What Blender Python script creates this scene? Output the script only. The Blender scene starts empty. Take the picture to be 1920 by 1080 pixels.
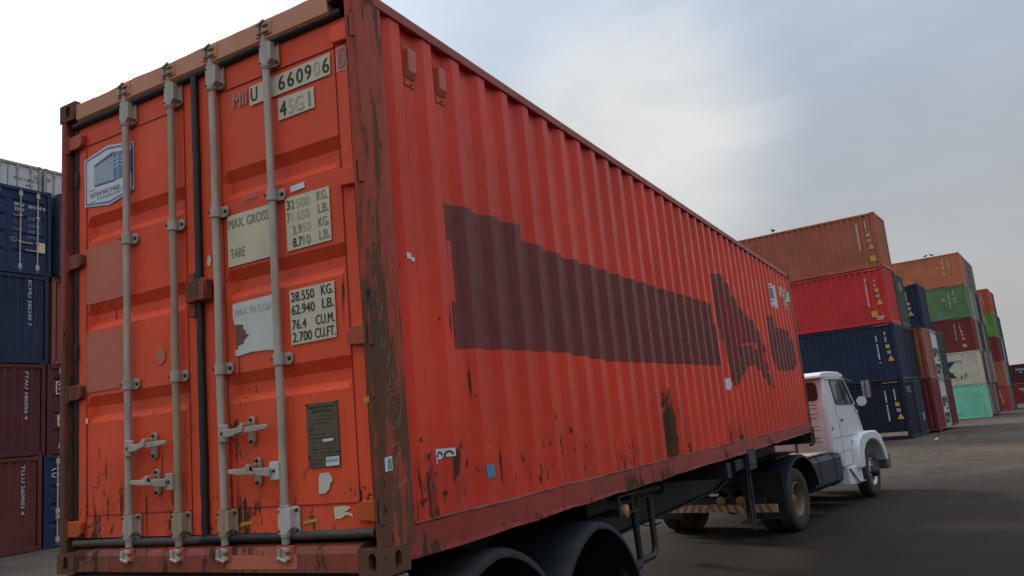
import bpy, bmesh, math, random
from mathutils import Vector, Matrix
R = math.radians
random.seed(7)
scene = bpy.context.scene
col = scene.collection

# ------------------------------------------------------------------ camera
ZB = 1.52                                  # underside of the container above the ground
cam_d = bpy.data.cameras.new('camera')
cam = bpy.data.objects.new('camera', cam_d); col.objects.link(cam)
right = Vector((0.8689681, 0.48605348, -0.09298633))
down = Vector((-0.16501903, 0.10745878, -0.98041896))
fwd = Vector((-0.46654384, 0.86729731, 0.17358633))
M = Matrix((right, -down, -fwd)).transposed().to_4x4()
M.translation = Vector((4.764, -2.908, 0.596 + ZB))
cam.matrix_world = M
cam_d.sensor_width = 36.0
cam_d.lens = 1481.35 / 1920 * 36
cam_d.clip_start = 0.05; cam_d.clip_end = 3000
scene.camera = cam

# ------------------------------------------------------------------ light
SUN_EL, SUN_AZ = R(27), R(-62)             # azimuth from +y towards +x
SD = Vector((math.sin(SUN_AZ)*math.cos(SUN_EL), math.cos(SUN_AZ)*math.cos(SUN_EL), math.sin(SUN_EL)))
sd = bpy.data.lights.new('sun', 'SUN'); sd.energy = 2.4; sd.angle = R(10); sd.color = (1.0, 0.93, 0.82)
sun = bpy.data.objects.new('sun', sd); col.objects.link(sun)
sun.rotation_euler = (-SD).to_track_quat('-Z', 'Y').to_euler(); sun.location = (-30, 20, 30)

class NT:
    """small helper for node graphs"""
    def __init__(s, tree): s.t = tree; s.n = tree.nodes; s.l = tree.links
    def node(s, typ, **kw):
        n = s.n.new(typ)
        for k, v in kw.items(): setattr(n, k, v)
        return n
    def put(s, sock, v):
        if isinstance(v, bpy.types.NodeSocket): s.l.new(v, sock)
        elif v is not None:
            if sock.type == 'RGBA' and isinstance(v, (tuple, list)) and len(v) == 3: v = (*v, 1)
            sock.default_value = v
    def m(s, op, a, b=None, c=None, clamp=False):
        n = s.node('ShaderNodeMath', operation=op); n.use_clamp = clamp
        s.put(n.inputs[0], a)
        if b is not None: s.put(n.inputs[1], b)
        if c is not None: s.put(n.inputs[2], c)
        return n.outputs[0]
    def vm(s, op, a, b=None, out=0):
        n = s.node('ShaderNodeVectorMath', operation=op); s.put(n.inputs[0], a)
        if b is not None: s.put(n.inputs[1], b)
        return n.outputs[out]
    def noise(s, vec, scale=5, detail=4, rough=.55, dist=0):
        n = s.node('ShaderNodeTexNoise'); s.put(n.inputs['Vector'], vec)
        n.inputs['Scale'].default_value = scale; n.inputs['Detail'].default_value = detail
        n.inputs['Roughness'].default_value = rough; n.inputs['Distortion'].default_value = dist
        return n.outputs[0]
    def step(s, v, lo, hi, a=0., b=1.):
        n = s.node('ShaderNodeMapRange', interpolation_type='SMOOTHSTEP'); s.put(n.inputs[0], v)
        s.put(n.inputs[1], lo); s.put(n.inputs[2], hi); s.put(n.inputs[3], a); s.put(n.inputs[4], b)
        return n.outputs[0]
    def mix(s, f, a, b, blend='MIX'):
        n = s.node('ShaderNodeMix', data_type='RGBA', blend_type=blend)
        s.put(n.inputs[0], f); s.put(n.inputs[6], a); s.put(n.inputs[7], b)
        return n.outputs[2]
    def sep(s, v):
        n = s.node('ShaderNodeSeparateXYZ'); s.put(n.inputs[0], v); return n.outputs
    def scale3(s, v, k): return s.vm('MULTIPLY', v, k)

W_ = bpy.data.worlds.new('World'); scene.world = W_; W_.use_nodes = True
nt = NT(W_.node_tree); nt.n.clear()
wo = nt.node('ShaderNodeOutputWorld'); bg = nt.node('ShaderNodeBackground')
sky = nt.node('ShaderNodeTexSky', sky_type='NISHITA'); sky.sun_disc = False
sky.sun_elevation = SUN_EL; sky.sun_rotation = SUN_AZ; sky.dust_density = 3.0
tc = nt.node('ShaderNodeTexCoord'); dv = nt.vm('NORMALIZE', tc.outputs['Generated'])
sx, sy, sz = nt.sep(dv)[:3]
el = nt.m('MAXIMUM', sz, 0.0)
flat = nt.vm('MULTIPLY', dv, (1.0, 1.0, 2.6))
n1 = nt.noise(flat, 1.7, 6, .55, .6); n2 = nt.noise(nt.vm('ADD', flat, (3.1, 1.7, 0)), 4.5, 6, .55, .5)
cl = nt.m('ADD', nt.m('MULTIPLY', n1, .6), nt.m('MULTIPLY', n2, .4))
cl = nt.step(cl, .30, .72)
def toward(v): return nt.vm('DOT_PRODUCT', dv, tuple(v), out=1)
ds = nt.m('MAXIMUM', toward(SD), 0.0)
glow = nt.m('POWER', ds, 18.0); glow2 = nt.m('POWER', ds, 2.6)
patch = nt.step(nt.m('ADD', toward(Vector((-0.292, 0.898, 0.318)).normalized()), nt.m('MULTIPLY', nt.m('SUBTRACT', n2, .5), .012)), .9740, 1.0010)     # a bright break in the cloud
patch = nt.m('MULTIPLY', nt.m('POWER', patch, 1.3), nt.step(nt.m('ADD', nt.m('MULTIPLY', n1, .5), nt.m('MULTIPLY', n2, .5)), .2, .8, .8, 1.08))
lum = nt.m('ADD', .312, nt.m('MULTIPLY', nt.m('POWER', el, 3.0), 1.5))                       # overcast: brighter towards the zenith
lum = nt.m('ADD', lum, nt.m('MULTIPLY', cl, .075))
lum = nt.m('ADD', lum, nt.m('MULTIPLY', glow, .50)); lum = nt.m('ADD', lum, nt.m('MULTIPLY', glow2, .0))
lum = nt.m('ADD', lum, nt.m('MULTIPLY', patch, .20))
warm = nt.m('ADD', nt.m('MULTIPLY', glow, .9), nt.m('ADD', patch, nt.m('MULTIPLY', cl, .12)), clamp=True)
tint = nt.mix(warm, (.80, .945, 1.17), (1.0, 1.005, .98))
horiz = nt.step(sz, .02, .48)
tint = nt.mix(horiz, (1.0, 1.0, .985), tint)
cloud = nt.mix(1.0, tint, nt.mix(0.0, lum, lum), 'MULTIPLY')
blue = nt.mix(1.0, sky.outputs[0], (.10, .10, .10), 'MULTIPLY')
final = nt.mix(.94, blue, cloud)
nt.l.new(final, bg.inputs[0]); bg.inputs[1].default_value = 1.0
nt.l.new(bg.outputs[0], wo.inputs[0])

scene.view_settings.view_transform = 'Standard'; scene.view_settings.look = 'None'
scene.view_settings.exposure = 0.34; scene.view_settings.gamma = 1.0
scene.render.engine = 'CYCLES'
scene.render.resolution_x = 1024; scene.render.resolution_y = 576

# ------------------------------------------------------------------ materials
MATS = {}
def newmat(name):
    m = bpy.data.materials.new(name); m.use_nodes = True
    t = NT(m.node_tree); b = t.n['Principled BSDF']
    MATS[name] = m
    return m, t, b
def objco(t, rnd=False):
    tcn = t.node('ShaderNodeTexCoord'); v = tcn.outputs['Object']
    if rnd:
        oi = t.node('ShaderNodeObjectInfo')
        v = t.vm('ADD', v, t.vm('SCALE', (17.3, 9.1, 23.7), None)) if False else v
        sc = t.node('ShaderNodeVectorMath', operation='SCALE'); sc.inputs[0].default_value = (31., 17., 43.)
        t.l.new(oi.outputs['Random'], sc.inputs['Scale'])
        v = t.vm('ADD', v, sc.outputs[0])
    return v
def bump(t, b, h, strength=.2, dist=.01):
    n = t.node('ShaderNodeBump'); n.inputs['Strength'].default_value = strength; n.inputs['Distance'].default_value = dist
    t.put(n.inputs['Height'], h); t.l.new(n.outputs[0], b.inputs['Normal'])
def plain(name, c, rough=.6, metal=0., var=.18, scale=6., bmp=.1, rnd=False, spec=.5, dirt=0., dirtcol=(.16, .12, .09)):
    m, t, b = newmat(name)
    v = objco(t, rnd)
    n = t.noise(v, scale, 6, .6); n2 = t.noise(v, scale*7, 4, .6)
    c0 = tuple(x*(1-var) for x in c); c1 = tuple(min(1, x*(1+var)) for x in c)
    cc = t.mix(n, c0, c1)
    if dirt:
        d = t.step(t.noise(t.scale3(v, (3., 3., 1.1)), 2.2, 6, .65), .42, .72, 0, dirt)
        cc = t.mix(d, cc, dirtcol)
    t.put(b.inputs['Base Color'], cc); b.inputs['Metallic'].default_value = metal
    t.put(b.inputs['Roughness'], t.step(n2, .3, .7, max(0, rough-.1), min(1, rough+.12)))
    b.inputs['Specular IOR Level'].default_value = spec
    if bmp: bump(t, b, n2, bmp, .004)
    return m
RUST_D = (.042, .021, .014); RUST_L = (.12, .048, .024)
def paint(name, c, chips=.5, ztop=.9, zbot=.0, rough=.42, dirt=.35, dirtcol=(.12, .075, .055), fade=None, spots=(), rnd=False,
          streak=.5, fadecol=None, chipscale=9., dent=.35, base=.785):
    """sprayed steel: fading, run-off streaks, and rusty chips that thicken towards z = zbot"""
    m, t, b = newmat(name)
    v = objco(t, rnd)
    x, y, z = t.sep(v)[:3]
    big = t.noise(v, .9, 4, .55); mid = t.noise(v, 4.5, 5, .6)
    cc = t.mix(t.step(big, .3, .7), tuple(k*.86 for k in c), tuple(min(1, k*1.1) for k in c))
    if fadecol: cc = t.mix(t.step(t.noise(t.vm('ADD', v, (5, 5, 5)), 1.4, 5, .6), .42, .75, 0, fade or .4), cc, fadecol)
    st = t.noise(t.scale3(v, (9., 9., .45)), 1.6, 6, .65)
    cc = t.mix(t.step(st, .52, .78, 0, dirt*streak), cc, dirtcol)
    low = t.step(z, zbot, ztop, 1., 0.)
    cc = t.mix(t.m('MULTIPLY', low, t.step(mid, .35, .7, 0, dirt)), cc, dirtcol)
    # chips
    ch = t.noise(t.scale3(v, (1., 1., .42)), chipscale, 7, .62, .2)
    zone = t.noise(t.vm('ADD', v, (2.2, 7.7, 1.3)), 1.7, 3, .5)
    thr = t.m('SUBTRACT', base, t.m('MULTIPLY', t.m('ADD', t.m('MULTIPLY', low, .085), t.m('MULTIPLY', t.step(zone, .45, .7), .085)), chips*2.5))
    for (ax, a0, aw, z0, z1, amt) in spots:      # places where the photograph shows a large bare patch
        s_ = (x, y)[ax]
        k = t.m('MULTIPLY', t.step(t.m('ABSOLUTE', t.m('SUBTRACT', s_, a0)), aw*.55, aw, 1, 0),
                t.m('MULTIPLY', t.step(z, z0-.06, z0+.08), t.step(z, z1-.22, z1+.03, 1, 0)))
        thr = t.m('SUBTRACT', thr, t.m('MULTIPLY', k, amt))
    ch2 = t.noise(t.scale3(v, (1., 1., .8)), chipscale*2.7, 6, .6, .1); ch3 = t.noise(t.scale3(v, (1.3, 1.3, .09)), chipscale*2., 5, .6, .25)
    ch = t.m('MAXIMUM', ch, t.m('MAXIMUM', t.m('SUBTRACT', ch2, .015), t.m('SUBTRACT', ch3, .0)))
    msk = t.step(ch, t.m('SUBTRACT', thr, .01), t.m('ADD', thr, .035))
    rc = t.mix(t.noise(v, 26, 5, .7), RUST_D, RUST_L)
    halo = t.step(ch, t.m('SUBTRACT', thr, .06), thr, 0, .35)
    cc = t.mix(halo, cc, tuple(.5*a+.5*bq for a, bq in zip(c, RUST_L)))
    cc = t.mix(msk, cc, rc)
    t.put(b.inputs['Base Color'], cc)
    rr = t.step(mid, .3, .7, rough-.07, rough+.1)
    rmx = t.node('ShaderNodeMix', data_type='FLOAT'); t.put(rmx.inputs[0], msk); t.put(rmx.inputs[2], rr); rmx.inputs[3].default_value = .88
    t.put(b.inputs['Roughness'], rmx.outputs[0])
    b.inputs['Specular IOR Level'].default_value = .22
    h = t.m('ADD', t.m('MULTIPLY', t.noise(v, 3.2, 3, .5), dent), t.m('MULTIPLY', msk, -.35))
    bump(t, b, h, .25, .02)
    return m

paint('door_paint', (.84, .092, .030), chips=.62, ztop=.95, chipscale=12., dirt=.25, fade=.35, fadecol=(.64, .14, .075), base=.765)
paint('side_paint', (.73, .056, .026), chips=.46, ztop=.9, dirt=.28, fade=.3, fadecol=(.58, .085, .06), base=.775, rough=.36, chipscale=7.,
      spots=((1, 4.33, .26, .15, .95, .20), (1, 4.75, .16, .15, .55, .14), (1, 7.0, .9, .12, .55, .10), (1, 1.75, .30, .2, .95, .055),
             (1, .40, .14, .15, .85, .10), (1, 1.4, .5, .2, .6, .05), (1, 2.3, .25, .2, .75, .07), (1, .9, .8, .2, 2.6, .035)))
paint('rail_paint', (.37, .05, .036), chips=.75, ztop=.3, dirt=.6, dirtcol=(.13, .07, .055))
paint('top_rail_paint', (.36, .07, .05), chips=.62, ztop=.1, dirt=.5, dirtcol=(.10, .06, .06), chipscale=6)
paint('header_paint', (.56, .24, .13), chips=.42, ztop=.1, dirt=.35, dirtcol=(.2, .12, .08), chipscale=11)
paint('sill_paint', (.34, .075, .042), chips=.8, ztop=.4, dirt=.7, dirtcol=(.11, .07, .05))
paint('bracket_paint', (.46, .085, .04), chips=.95, ztop=.1, dirt=.4, chipscale=13)
paint('bracket_orange', (.55, .10, .022), chips=.5, ztop=.1, dirt=.2, chipscale=15)
def post_mat(name, c, amount, c2):
    m, t, b = newmat(name); v = objco(t)
    st = t.noise(t.scale3(v, (1., 1., .13)), 15, 9, .72, .08); st2 = t.noise(t.scale3(v, (1., 1., .35)), 42, 8, .72, .05)
    z = t.sep(v)[2]
    big = t.noise(t.scale3(v, (1., 1., .35)), 2.6, 4, .6)
    bias = t.m('ADD', t.step(z, .3, 2.0, .10, .0), t.m('MULTIPLY', t.m('SUBTRACT', big, .5), .35))
    q = t.m('ADD', t.m('ADD', t.m('MULTIPLY', st, .7), t.m('MULTIPLY', st2, .3)), bias)
    rust = t.mix(st2, (.080, .040, .024), (.21, .098, .055))
    rust = t.mix(t.step(big, .5, .75), rust, c2)
    cc = t.mix(t.step(st2, .3, .7), tuple(.72*k for k in c), c)
    k = t.step(q, amount, amount+.035)
    cc = t.mix(k, cc, rust)
    cc = t.mix(t.step(t.noise(t.scale3(v, (1, 1, .1)), 60, 4, .6), .68, .72, 0, .7), cc, (.42, .24, .15))
    cc = t.mix(t.step(t.noise(t.scale3(v, (1, 1, .3)), 30, 6, .7), .62, .66, 0, .8), cc, (.022, .015, .013))
    t.put(b.inputs['Base Color'], cc); t.put(b.inputs['Roughness'], t.step(k, 0, 1, .5, .9)); b.inputs['Specular IOR Level'].default_value = .12
    bump(t, b, t.m('ADD', q, t.m('MULTIPLY', k, -.3)), .35, .008)
post_mat('post_rust', (.47, .088, .050), .512, (.095, .065, .06))
post_mat('left_post_rust', (.32, .07, .046), .51, (.07, .045, .038))
post_mat('casting_rust', (.15, .05, .034), .41, (.055, .035, .026))
plain('old_patch', (.185, .041, .031), .45, spec=.25, var=.2, scale=3., bmp=.06, dirt=.5, dirtcol=(.12, .036, .03))
plain('old_patch_wine', (.27, .026, .036), .5, spec=.25, var=.25, scale=5., bmp=.06)
plain('galvanised', (.47, .40, .32), .52, .15, .16, 5., .12, dirt=.45, dirtcol=(.17, .11, .07))
plain('galvanised_tan', (.40, .29, .18), .55, .1, .16, 5., .12, dirt=.4, dirtcol=(.16, .10, .06))
plain('galvanised_pale', (.60, .56, .50), .5, .1, .12, 7., .1, dirt=.3, dirtcol=(.17, .11, .07))
plain('bolt_rust', (.055, .038, .030), .75, .2, .3, 30., .2)
plain('rubber', (.013, .015, .016), .5, 0, .3, 9., .15)
plain('rubber_dusty', (.075, .058, .043), .7, 0, .3, 7., .2, dirt=.5, dirtcol=(.02, .02, .02))
plain('rail_lip', (.20, .075, .058), .7, 0, .35, 14., .1)
plain('dark_gap', (.012, .010, .009), .9, 0, .2, 9., 0)
plain('seam_rust', (.17, .042, .026), .85, 0, .4, 30., .1)
plain('sticker_white', (.70, .70, .68), .5, 0, .05, 4., .03, dirt=.25, dirtcol=(.42, .38, .33))
plain('sticker_cream', (.66, .57, .38), .55, 0, .07, 5., .03, dirt=.35, dirtcol=(.42, .33, .2))
plain('sticker_paper', (.64, .62, .53), .6, 0, .07, 5., .05, dirt=.3, dirtcol=(.38, .34, .28))
plain('print_black', (.028, .030, .022), .6, 0, .2, 8., 0)
plain('print_faded', (.26, .235, .16), .6, 0, .2, 30., 0)
plain('print_faint', (.48, .42, .29), .6, 0, .2, 30., 0)
plain('print_ghost', (.54, .52, .46), .6, 0, .1, 30., 0)
plain('print_grey_red', (.40, .22, .17), .6, 0, .25, 30., 0)
plain('print_blue_grey', (.15, .215, .33), .55, 0, .08, 12., 0)
plain('print_blue', (.035, .065, .20), .5, 0, .08, 12., 0)
plain('print_slate', (.20, .22, .26), .55, 0, .1, 12., 0)
plain('print_white', (.62, .62, .60), .6, 0, .1, 20., 0)
plain('print_soft', (.44, .44, .45), .6, 0, .1, 20., 0)
plain('print_dim', (.28, .30, .34), .6, 0, .2, 20., 0)
plain('print_yellow', (.62, .33, .03), .55, 0, .15, 20., 0)
plain('print_teal', (.10, .33, .27), .55, 0, .3, 30., 0)
plain('sticker_blue', (.065, .27, .40), .5, 0, .08, 8., 0)
plain('sticker_yellow', (.50, .29, .02), .55, 0, .15, 30., 0)
plain('bare_patch', (.16, .085, .055), .7, 0, .25, 9., .05)
plain('faded_paint', (.55, .135, .072), .6, 0, .10, 3., .05, dirt=.4, dirtcol=(.40, .14, .08))
plain('plate_brass', (.135, .105, .062), .5, .35, .14, 6., .06)
plain('plate_print', (.045, .036, .024), .6, .1, .2, 9., 0)
plain('chalk', (.36, .29, .24), .9, 0, .35, 60., 0)
plain('chassis_black', (.012, .013, .015), .6, 0, .4, 6., .12, dirt=.45, dirtcol=(.05, .038, .028))
plain('chassis_blue_black', (.016, .021, .033), .5, 0, .3, 6., .1, dirt=.3, dirtcol=(.04, .035, .03))
plain('mudguard', (.020, .023, .028), .66, 0, .25, 6., .15, spec=.25, dirt=.4, dirtcol=(.055, .045, .035))
m, t, b = newmat('mudguard_scuffed'); v = objco(t)
fl = t.step(t.noise(t.scale3(v, (1., 1.6, 1.)), 55, 4, .6), .60, .66); zn = t.step(t.noise(v, 3.5, 3, .5), .35, .6)
t.put(b.inputs['Base Color'], t.mix(t.m('MULTIPLY', fl, zn), t.mix(t.noise(v, 9, 4, .6), (.014, .014, .014), (.04, .036, .032)), (.20, .17, .14)))
b.inputs['Roughness'].default_value = .75; b.inputs['Specular IOR Level'].default_value = .25; bump(t, b, t.noise(v, 55, 4, .6), .4, .006)
plain('tyre', (.030, .025, .021), .85, 0, .3, 12., .3, dirt=.75, dirtcol=(.085, .058, .040))
plain('rim_dusty', (.19, .125, .075), .6, .15, .25, 8., .15)
plain('rim_silver', (.42, .43, .45), .4, .5, .2, 9., .1, dirt=.3, dirtcol=(.12, .09, .07))
plain('hub_dark', (.02, .018, .017), .6, .2, .3, 12., .1)
plain('cab_white', (.66, .655, .655), .36, 0, .05, 3., .03, dirt=.22, dirtcol=(.42, .36, .30))
plain('cab_back', (.56, .51, .485), .5, 0, .08, 3., .05, dirt=.45, dirtcol=(.33, .26, .20))
plain('cab_groove', (.12, .10, .09), .8, 0, .2, 9., 0)
plain('cab_gap', (.22, .21, .21), .8, 0, .2, 9., 0)
plain('deck_cream', (.42, .33, .22), .7, 0, .15, 6., .1, dirt=.4, dirtcol=(.2, .13, .08))
plain('chrome', (.5, .52, .54), .25, .8, .15, 9., .05)
plain('stripe_red', (.40, .115, .035), .6, 0, .15, 12., 0, dirt=.35, dirtcol=(.2, .12, .07))
plain('stripe_white', (.48, .37, .24), .6, 0, .15, 12., 0, dirt=.35, dirtcol=(.25, .16, .1))
plain('lamp_amber', (.30, .17, .07), .4, 0, .2, 12., 0)
plain('bumper_green', (.075, .085, .07), .45, 0, .2, 8., .1)
plain('bird_feather', (.02, .02, .022), .7, 0, .3, 20., 0)
plain('litter', (.7, .7, .68), .7, 0, .1, 20., .1)
plain('wood_pale', (.30, .25, .18), .8, 0, .25, 9., .2)
m, t, b = newmat('window_glass')
t.put(b.inputs['Base Color'], (.035, .05, .058)); b.inputs['Roughness'].default_value = .06; b.inputs['Specular IOR Level'].default_value = .7
m, t, b = newmat('window_dark')
t.put(b.inputs['Base Color'], (.02, .013, .014)); b.inputs['Roughness'].default_value = .2

# colours of the stacked containers
SC = dict(umber_red=(.24, .082, .06), navy=(.020, .031, .060), navy_dark=(.013, .018, .030), slate=(.035, .043, .058), blue=(.018, .034, .085), red=(.58, .042, .038), maroon=(.20, .036, .034),
          wine=(.10, .025, .028), brown=(.42, .125, .066), umber=(.12, .036, .027), rust_orange=(.55, .175, .085), green=(.13, .22, .10), deep_green=(.045, .085, .06),
          mint=(.24, .62, .42), cream=(.60, .54, .40), grey=(.17, .165, .165), pale=(.33, .31, .30), teal=(.03, .055, .065), teal_light=(.10, .24, .20),
          black=(.025, .022, .022), mauve=(.20, .125, .12), orange=(.5, .085, .04), grass=(.13, .26, .06), brick=(.38, .065, .045), steel_blue=(.07, .09, .125), terracotta=(.36, .12, .07))
for k, c in SC.items():
    paint('box_'+k, c, chips=.95 if k in ('cream',) else .42, base=.76 if k == 'cream' else .785, ztop=.7, dirt=.6, streak=.8, rnd=True, chipscale=5., rough=.5, dent=.6,
          dirtcol=(.16, .09, .05) if k == 'cream' else tuple(.55*q+.02 for q in c))
plain('reefer_white', (.52, .525, .50), .45, 0, .06, 2., .04, rnd=True, dirt=.3, dirtcol=(.36, .33, .28))
plain('reefer_frame', (.33, .31, .27), .6, 0, .15, 4., .1, rnd=True, dirt=.4, dirtcol=(.18, .13, .09))
plain('grille_dark', (.015, .016, .017), .7, 0, .3, 9., .1)

# ------------------------------------------------------------------ mesh helpers
TINY = {'printed_lines', 'scratched_writing', 'vent_bolts', 'guide_bolt', 'catch_bolt', 'plate_rivet', 'plate_engraving', 'tag_print', 'drawn_handles', 'drawn_container', 'number_characters', 'chalk_scribble', 'chalk_letters', 'gasket_bulges', 'figures', 'weight_lettering', 'sticker_lettering', 'sticker_small_lettering', 'ghost_letters', 'type_characters_faded', 'lettering', 'number', 'chalk_figures', 'sticker_border'}
class MB:
    def __init__(s): s.v = []; s.f = []; s.mi = []; s.cur = 0
    def add(s, vs, fs):
        o = len(s.v); s.v += [tuple(q) for q in vs]
        for f in fs: s.f.append(tuple(i+o for i in f)); s.mi.append(s.cur)
        return s
    def box(s, x0, x1, y0, y1, z0, z1):
        x0, x1 = min(x0, x1), max(x0, x1); y0, y1 = min(y0, y1), max(y0, y1); z0, z1 = min(z0, z1), max(z0, z1)
        return s.add([(x0,y0,z0),(x1,y0,z0),(x1,y1,z0),(x0,y1,z0),(x0,y0,z1),(x1,y0,z1),(x1,y1,z1),(x0,y1,z1)],
                     [(3,2,1,0),(4,5,6,7),(0,1,5,4),(1,2,6,5),(2,3,7,6),(3,0,4,7)])
    def quad(s, a, b, c, d): return s.add([a, b, c, d], [(0, 1, 2, 3)])
    def prism(s, pts, axis, a, b):
        """polygon pts (2-D) extruded along axis 0/1/2 from a to b"""
        def P(p, w):
            if axis == 0: return (w, p[0], p[1])
            if axis == 1: return (p[0], w, p[1])
            return (p[0], p[1], w)
        n = len(pts)
        return s.add([P(p, a) for p in pts]+[P(p, b) for p in pts],
                     [tuple(range(n)), tuple(range(2*n-1, n-1, -1))]+[(i, i+n, (i+1) % n+n, (i+1) % n) for i in range(n)])
    def tube(s, path, r, n=10, cap=True):
        path = [Vector(p) for p in path]; rings = []
        rs = r if isinstance(r, (list, tuple)) else [r]*len(path)
        prev = None
        for i, p in enumerate(path):
            d = (path[min(i+1, len(path)-1)]-path[max(i-1, 0)]).normalized()
            if prev is None:
                u = d.orthogonal().normalized()
            else:
                u = (prev-d*prev.dot(d)).normalized()
            prev = u; w = d.cross(u)
            rings.append([p+(u*math.cos(2*math.pi*k/n)+w*math.sin(2*math.pi*k/n))*rs[i] for k in range(n)])
        vs = [q for rg in rings for q in rg]; fs = []
        for i in range(len(path)-1):
            for k in range(n):
                fs.append((i*n+k, i*n+(k+1) % n, (i+1)*n+(k+1) % n, (i+1)*n+k))
        if cap: fs += [tuple(range(n-1, -1, -1)), tuple((len(path)-1)*n+k for k in range(n))]
        return s.add(vs, fs)
    def lathe(s, prof, c, axis=0, n=32):
        """prof: (offset along axis, radius); closed loop not assumed"""
        vs = []; fs = []; L = len(prof)
        for k in range(n):
            a = 2*math.pi*k/n; ca, sa = math.cos(a), math.sin(a)
            for (o, r) in prof:
                if axis == 0: vs.append((c[0]+o, c[1]+r*ca, c[2]+r*sa))
                elif axis == 1: vs.append((c[0]+r*ca, c[1]+o, c[2]+r*sa))
                else: vs.append((c[0]+r*ca, c[1]+r*sa, c[2]+o))
        for k in range(n):
            for i in range(L-1):
                fs.append((k*L+i, k*L+i+1, ((k+1) % n)*L+i+1, ((k+1) % n)*L+i))
        return s.add(vs, fs)
    def mesh(s, name):
        me = bpy.data.meshes.new(name); me.from_pydata(s.v, [], s.f)
        bm = bmesh.new(); bm.from_mesh(me); bmesh.ops.recalc_face_normals(bm, faces=bm.faces); bm.to_mesh(me); bm.free()
        return me
    def build(s, name, mats, parent=None, smooth=False, bev=0., fixn=True):
        me = bpy.data.meshes.new(name); me.from_pydata(s.v, [], s.f)
        if fixn:
            bm = bmesh.new(); bm.from_mesh(me); bmesh.ops.recalc_face_normals(bm, faces=bm.faces); bm.to_mesh(me); bm.free()
        if isinstance(mats, str): mats = [mats]
        for q in mats: me.materials.append(MATS[q])
        if len(mats) > 1:
            for p, i in zip(me.polygons, s.mi): p.material_index = i
        if smooth: me.shade_smooth(); me.set_sharp_from_angle(angle=R(38))
        o = bpy.data.objects.new(name, me); col.objects.link(o)
        if name in TINY: o['kind'] = 'stuff'
        if parent: o.parent = parent
        if bev:
            md = o.modifiers.new('bevel', 'BEVEL'); md.width = bev; md.segments = 2; md.limit_method = 'ANGLE'; md.angle_limit = R(40)
        return o
def empty(name, loc=(0, 0, 0), rz=0., label=None, cat=None, group=None):
    o = bpy.data.objects.new(name, None); col.objects.link(o); o.location = loc; o.rotation_euler = (0, 0, rz)
    o.empty_display_size = .3
    if label: o['label'] = label
    if cat: o['category'] = cat
    if group: o['group'] = group
    return o

_tc = {}
def text_geo(txt, size=1.0):
    """vertices and faces of a line of lettering, lower left at the origin"""
    if txt in _tc: return _tc[txt]
    cu = bpy.data.curves.new('t', 'FONT'); cu.body = txt; cu.size = 1.0; cu.resolution_u = 3
    o = bpy.data.objects.new('t', cu)
    me = bpy.data.meshes.new_from_object(o)
    vs = [tuple(v.co) for v in me.vertices]; fs = [tuple(p.vertices) for p in me.polygons]
    bpy.data.objects.remove(o); bpy.data.curves.remove(cu); bpy.data.meshes.remove(me)
    _tc[txt] = (vs, fs); return vs, fs
def lettering(mb, txt, o, r, u, height, width=None, slant=0.):
    """text in the plane (r, u) with cap height = height, squeezed to width"""
    vs, fs = text_geo(txt)
    if not vs: return mb
    x0 = min(v[0] for v in vs); x1 = max(v[0] for v in vs); y1 = max(v[1] for v in vs if True)
    cap = .70
    ky = height/cap; kx = (width/(x1-x0)) if width else ky*.72
    o = Vector(o); r = Vector(r); u = Vector(u)
    n = r.cross(u).normalized()
    for k in (0, 1):                             # a second pass a hair proud and to the side gives the strokes their weight
        mb.add([o+r*((v[0]-x0)*kx+slant*v[1]*ky+k*height*.055)+u*(v[1]*ky)+n*(.0005*k) for v in vs], fs)
    return mb
XR, ZU = (1, 0, 0), (0, 0, 1)
def poly_dec(mb, pts, y):                       # flat polygon on the door (x, z) at depth y
    return mb.add([(p[0], y, p[1]) for p in pts], [tuple(range(len(pts)))])

# ------------------------------------------------------------------ ground
def gz(y): return -min(max(y-38, 0)*.016, 1.0)
gm = MB()
ys = [-1400, -200, -40, 0, 20, 38, 50, 68, 84, 100.5, 160, 400, 1500]; xs = [-1500, -300, -60, -20, 0, 10, 40, 150, 1500]
gv = [(x, y, gz(y)) for y in ys for x in xs]; nx = len(xs)
gm.add(gv, [(j*nx+i, j*nx+i+1, (j+1)*nx+i+1, (j+1)*nx+i) for j in range(len(ys)-1) for i in range(nx-1)])
m, t, b = newmat('asphalt')
v = objco(t)
a1 = t.noise(v, .16, 5, .55, .3); a2 = t.noise(v, 1.3, 5, .6); a3 = t.noise(v, 60, 3, .6)
tr = t.noise(t.scale3(v, (1.2, .06, 1)), 1.5, 4, .55)
cc = t.mix(t.step(a1, .35, .65), (.066, .050, .037), (.108, .082, .062))
cc = t.mix(t.step(a2, .35, .75, 0, .55), cc, (.135, .103, .079))
cc = t.mix(t.step(tr, .55, .72, 0, .45), cc, (.048, .042, .038))
cc = t.mix(t.step(a3, .35, .7, 0, .4), cc, (.036, .031, .027))
gx, gy, _z = t.sep(v)[:3]                        # painted shade: asphalt around the truck darkened like the container's shadow
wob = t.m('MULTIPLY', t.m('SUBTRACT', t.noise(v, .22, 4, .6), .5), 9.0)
shade_mask = t.m('MULTIPLY', t.step(t.m('ADD', gx, wob), -4.5, -.5), t.step(t.m('ADD', gy, wob), 15., 24., 1., 0.))
cc = t.mix(t.m('MULTIPLY', shade_mask, .70), cc, (.015, .012, .009))
vo = t.node('ShaderNodeTexVoronoi', feature='DISTANCE_TO_EDGE'); t.put(vo.inputs['Vector'], t.vm('ADD', v, t.vm('SCALE', (0, 0, 0)))); vo.inputs['Scale'].default_value = .16
wv = t.node('ShaderNodeTexNoise'); t.put(wv.inputs['Vector'], v); wv.inputs['Scale'].default_value = .9; wv.inputs['Detail'].default_value = 6
t.l.new(t.vm('ADD', v, wv.outputs['Color']), vo.inputs['Vector'])
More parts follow.
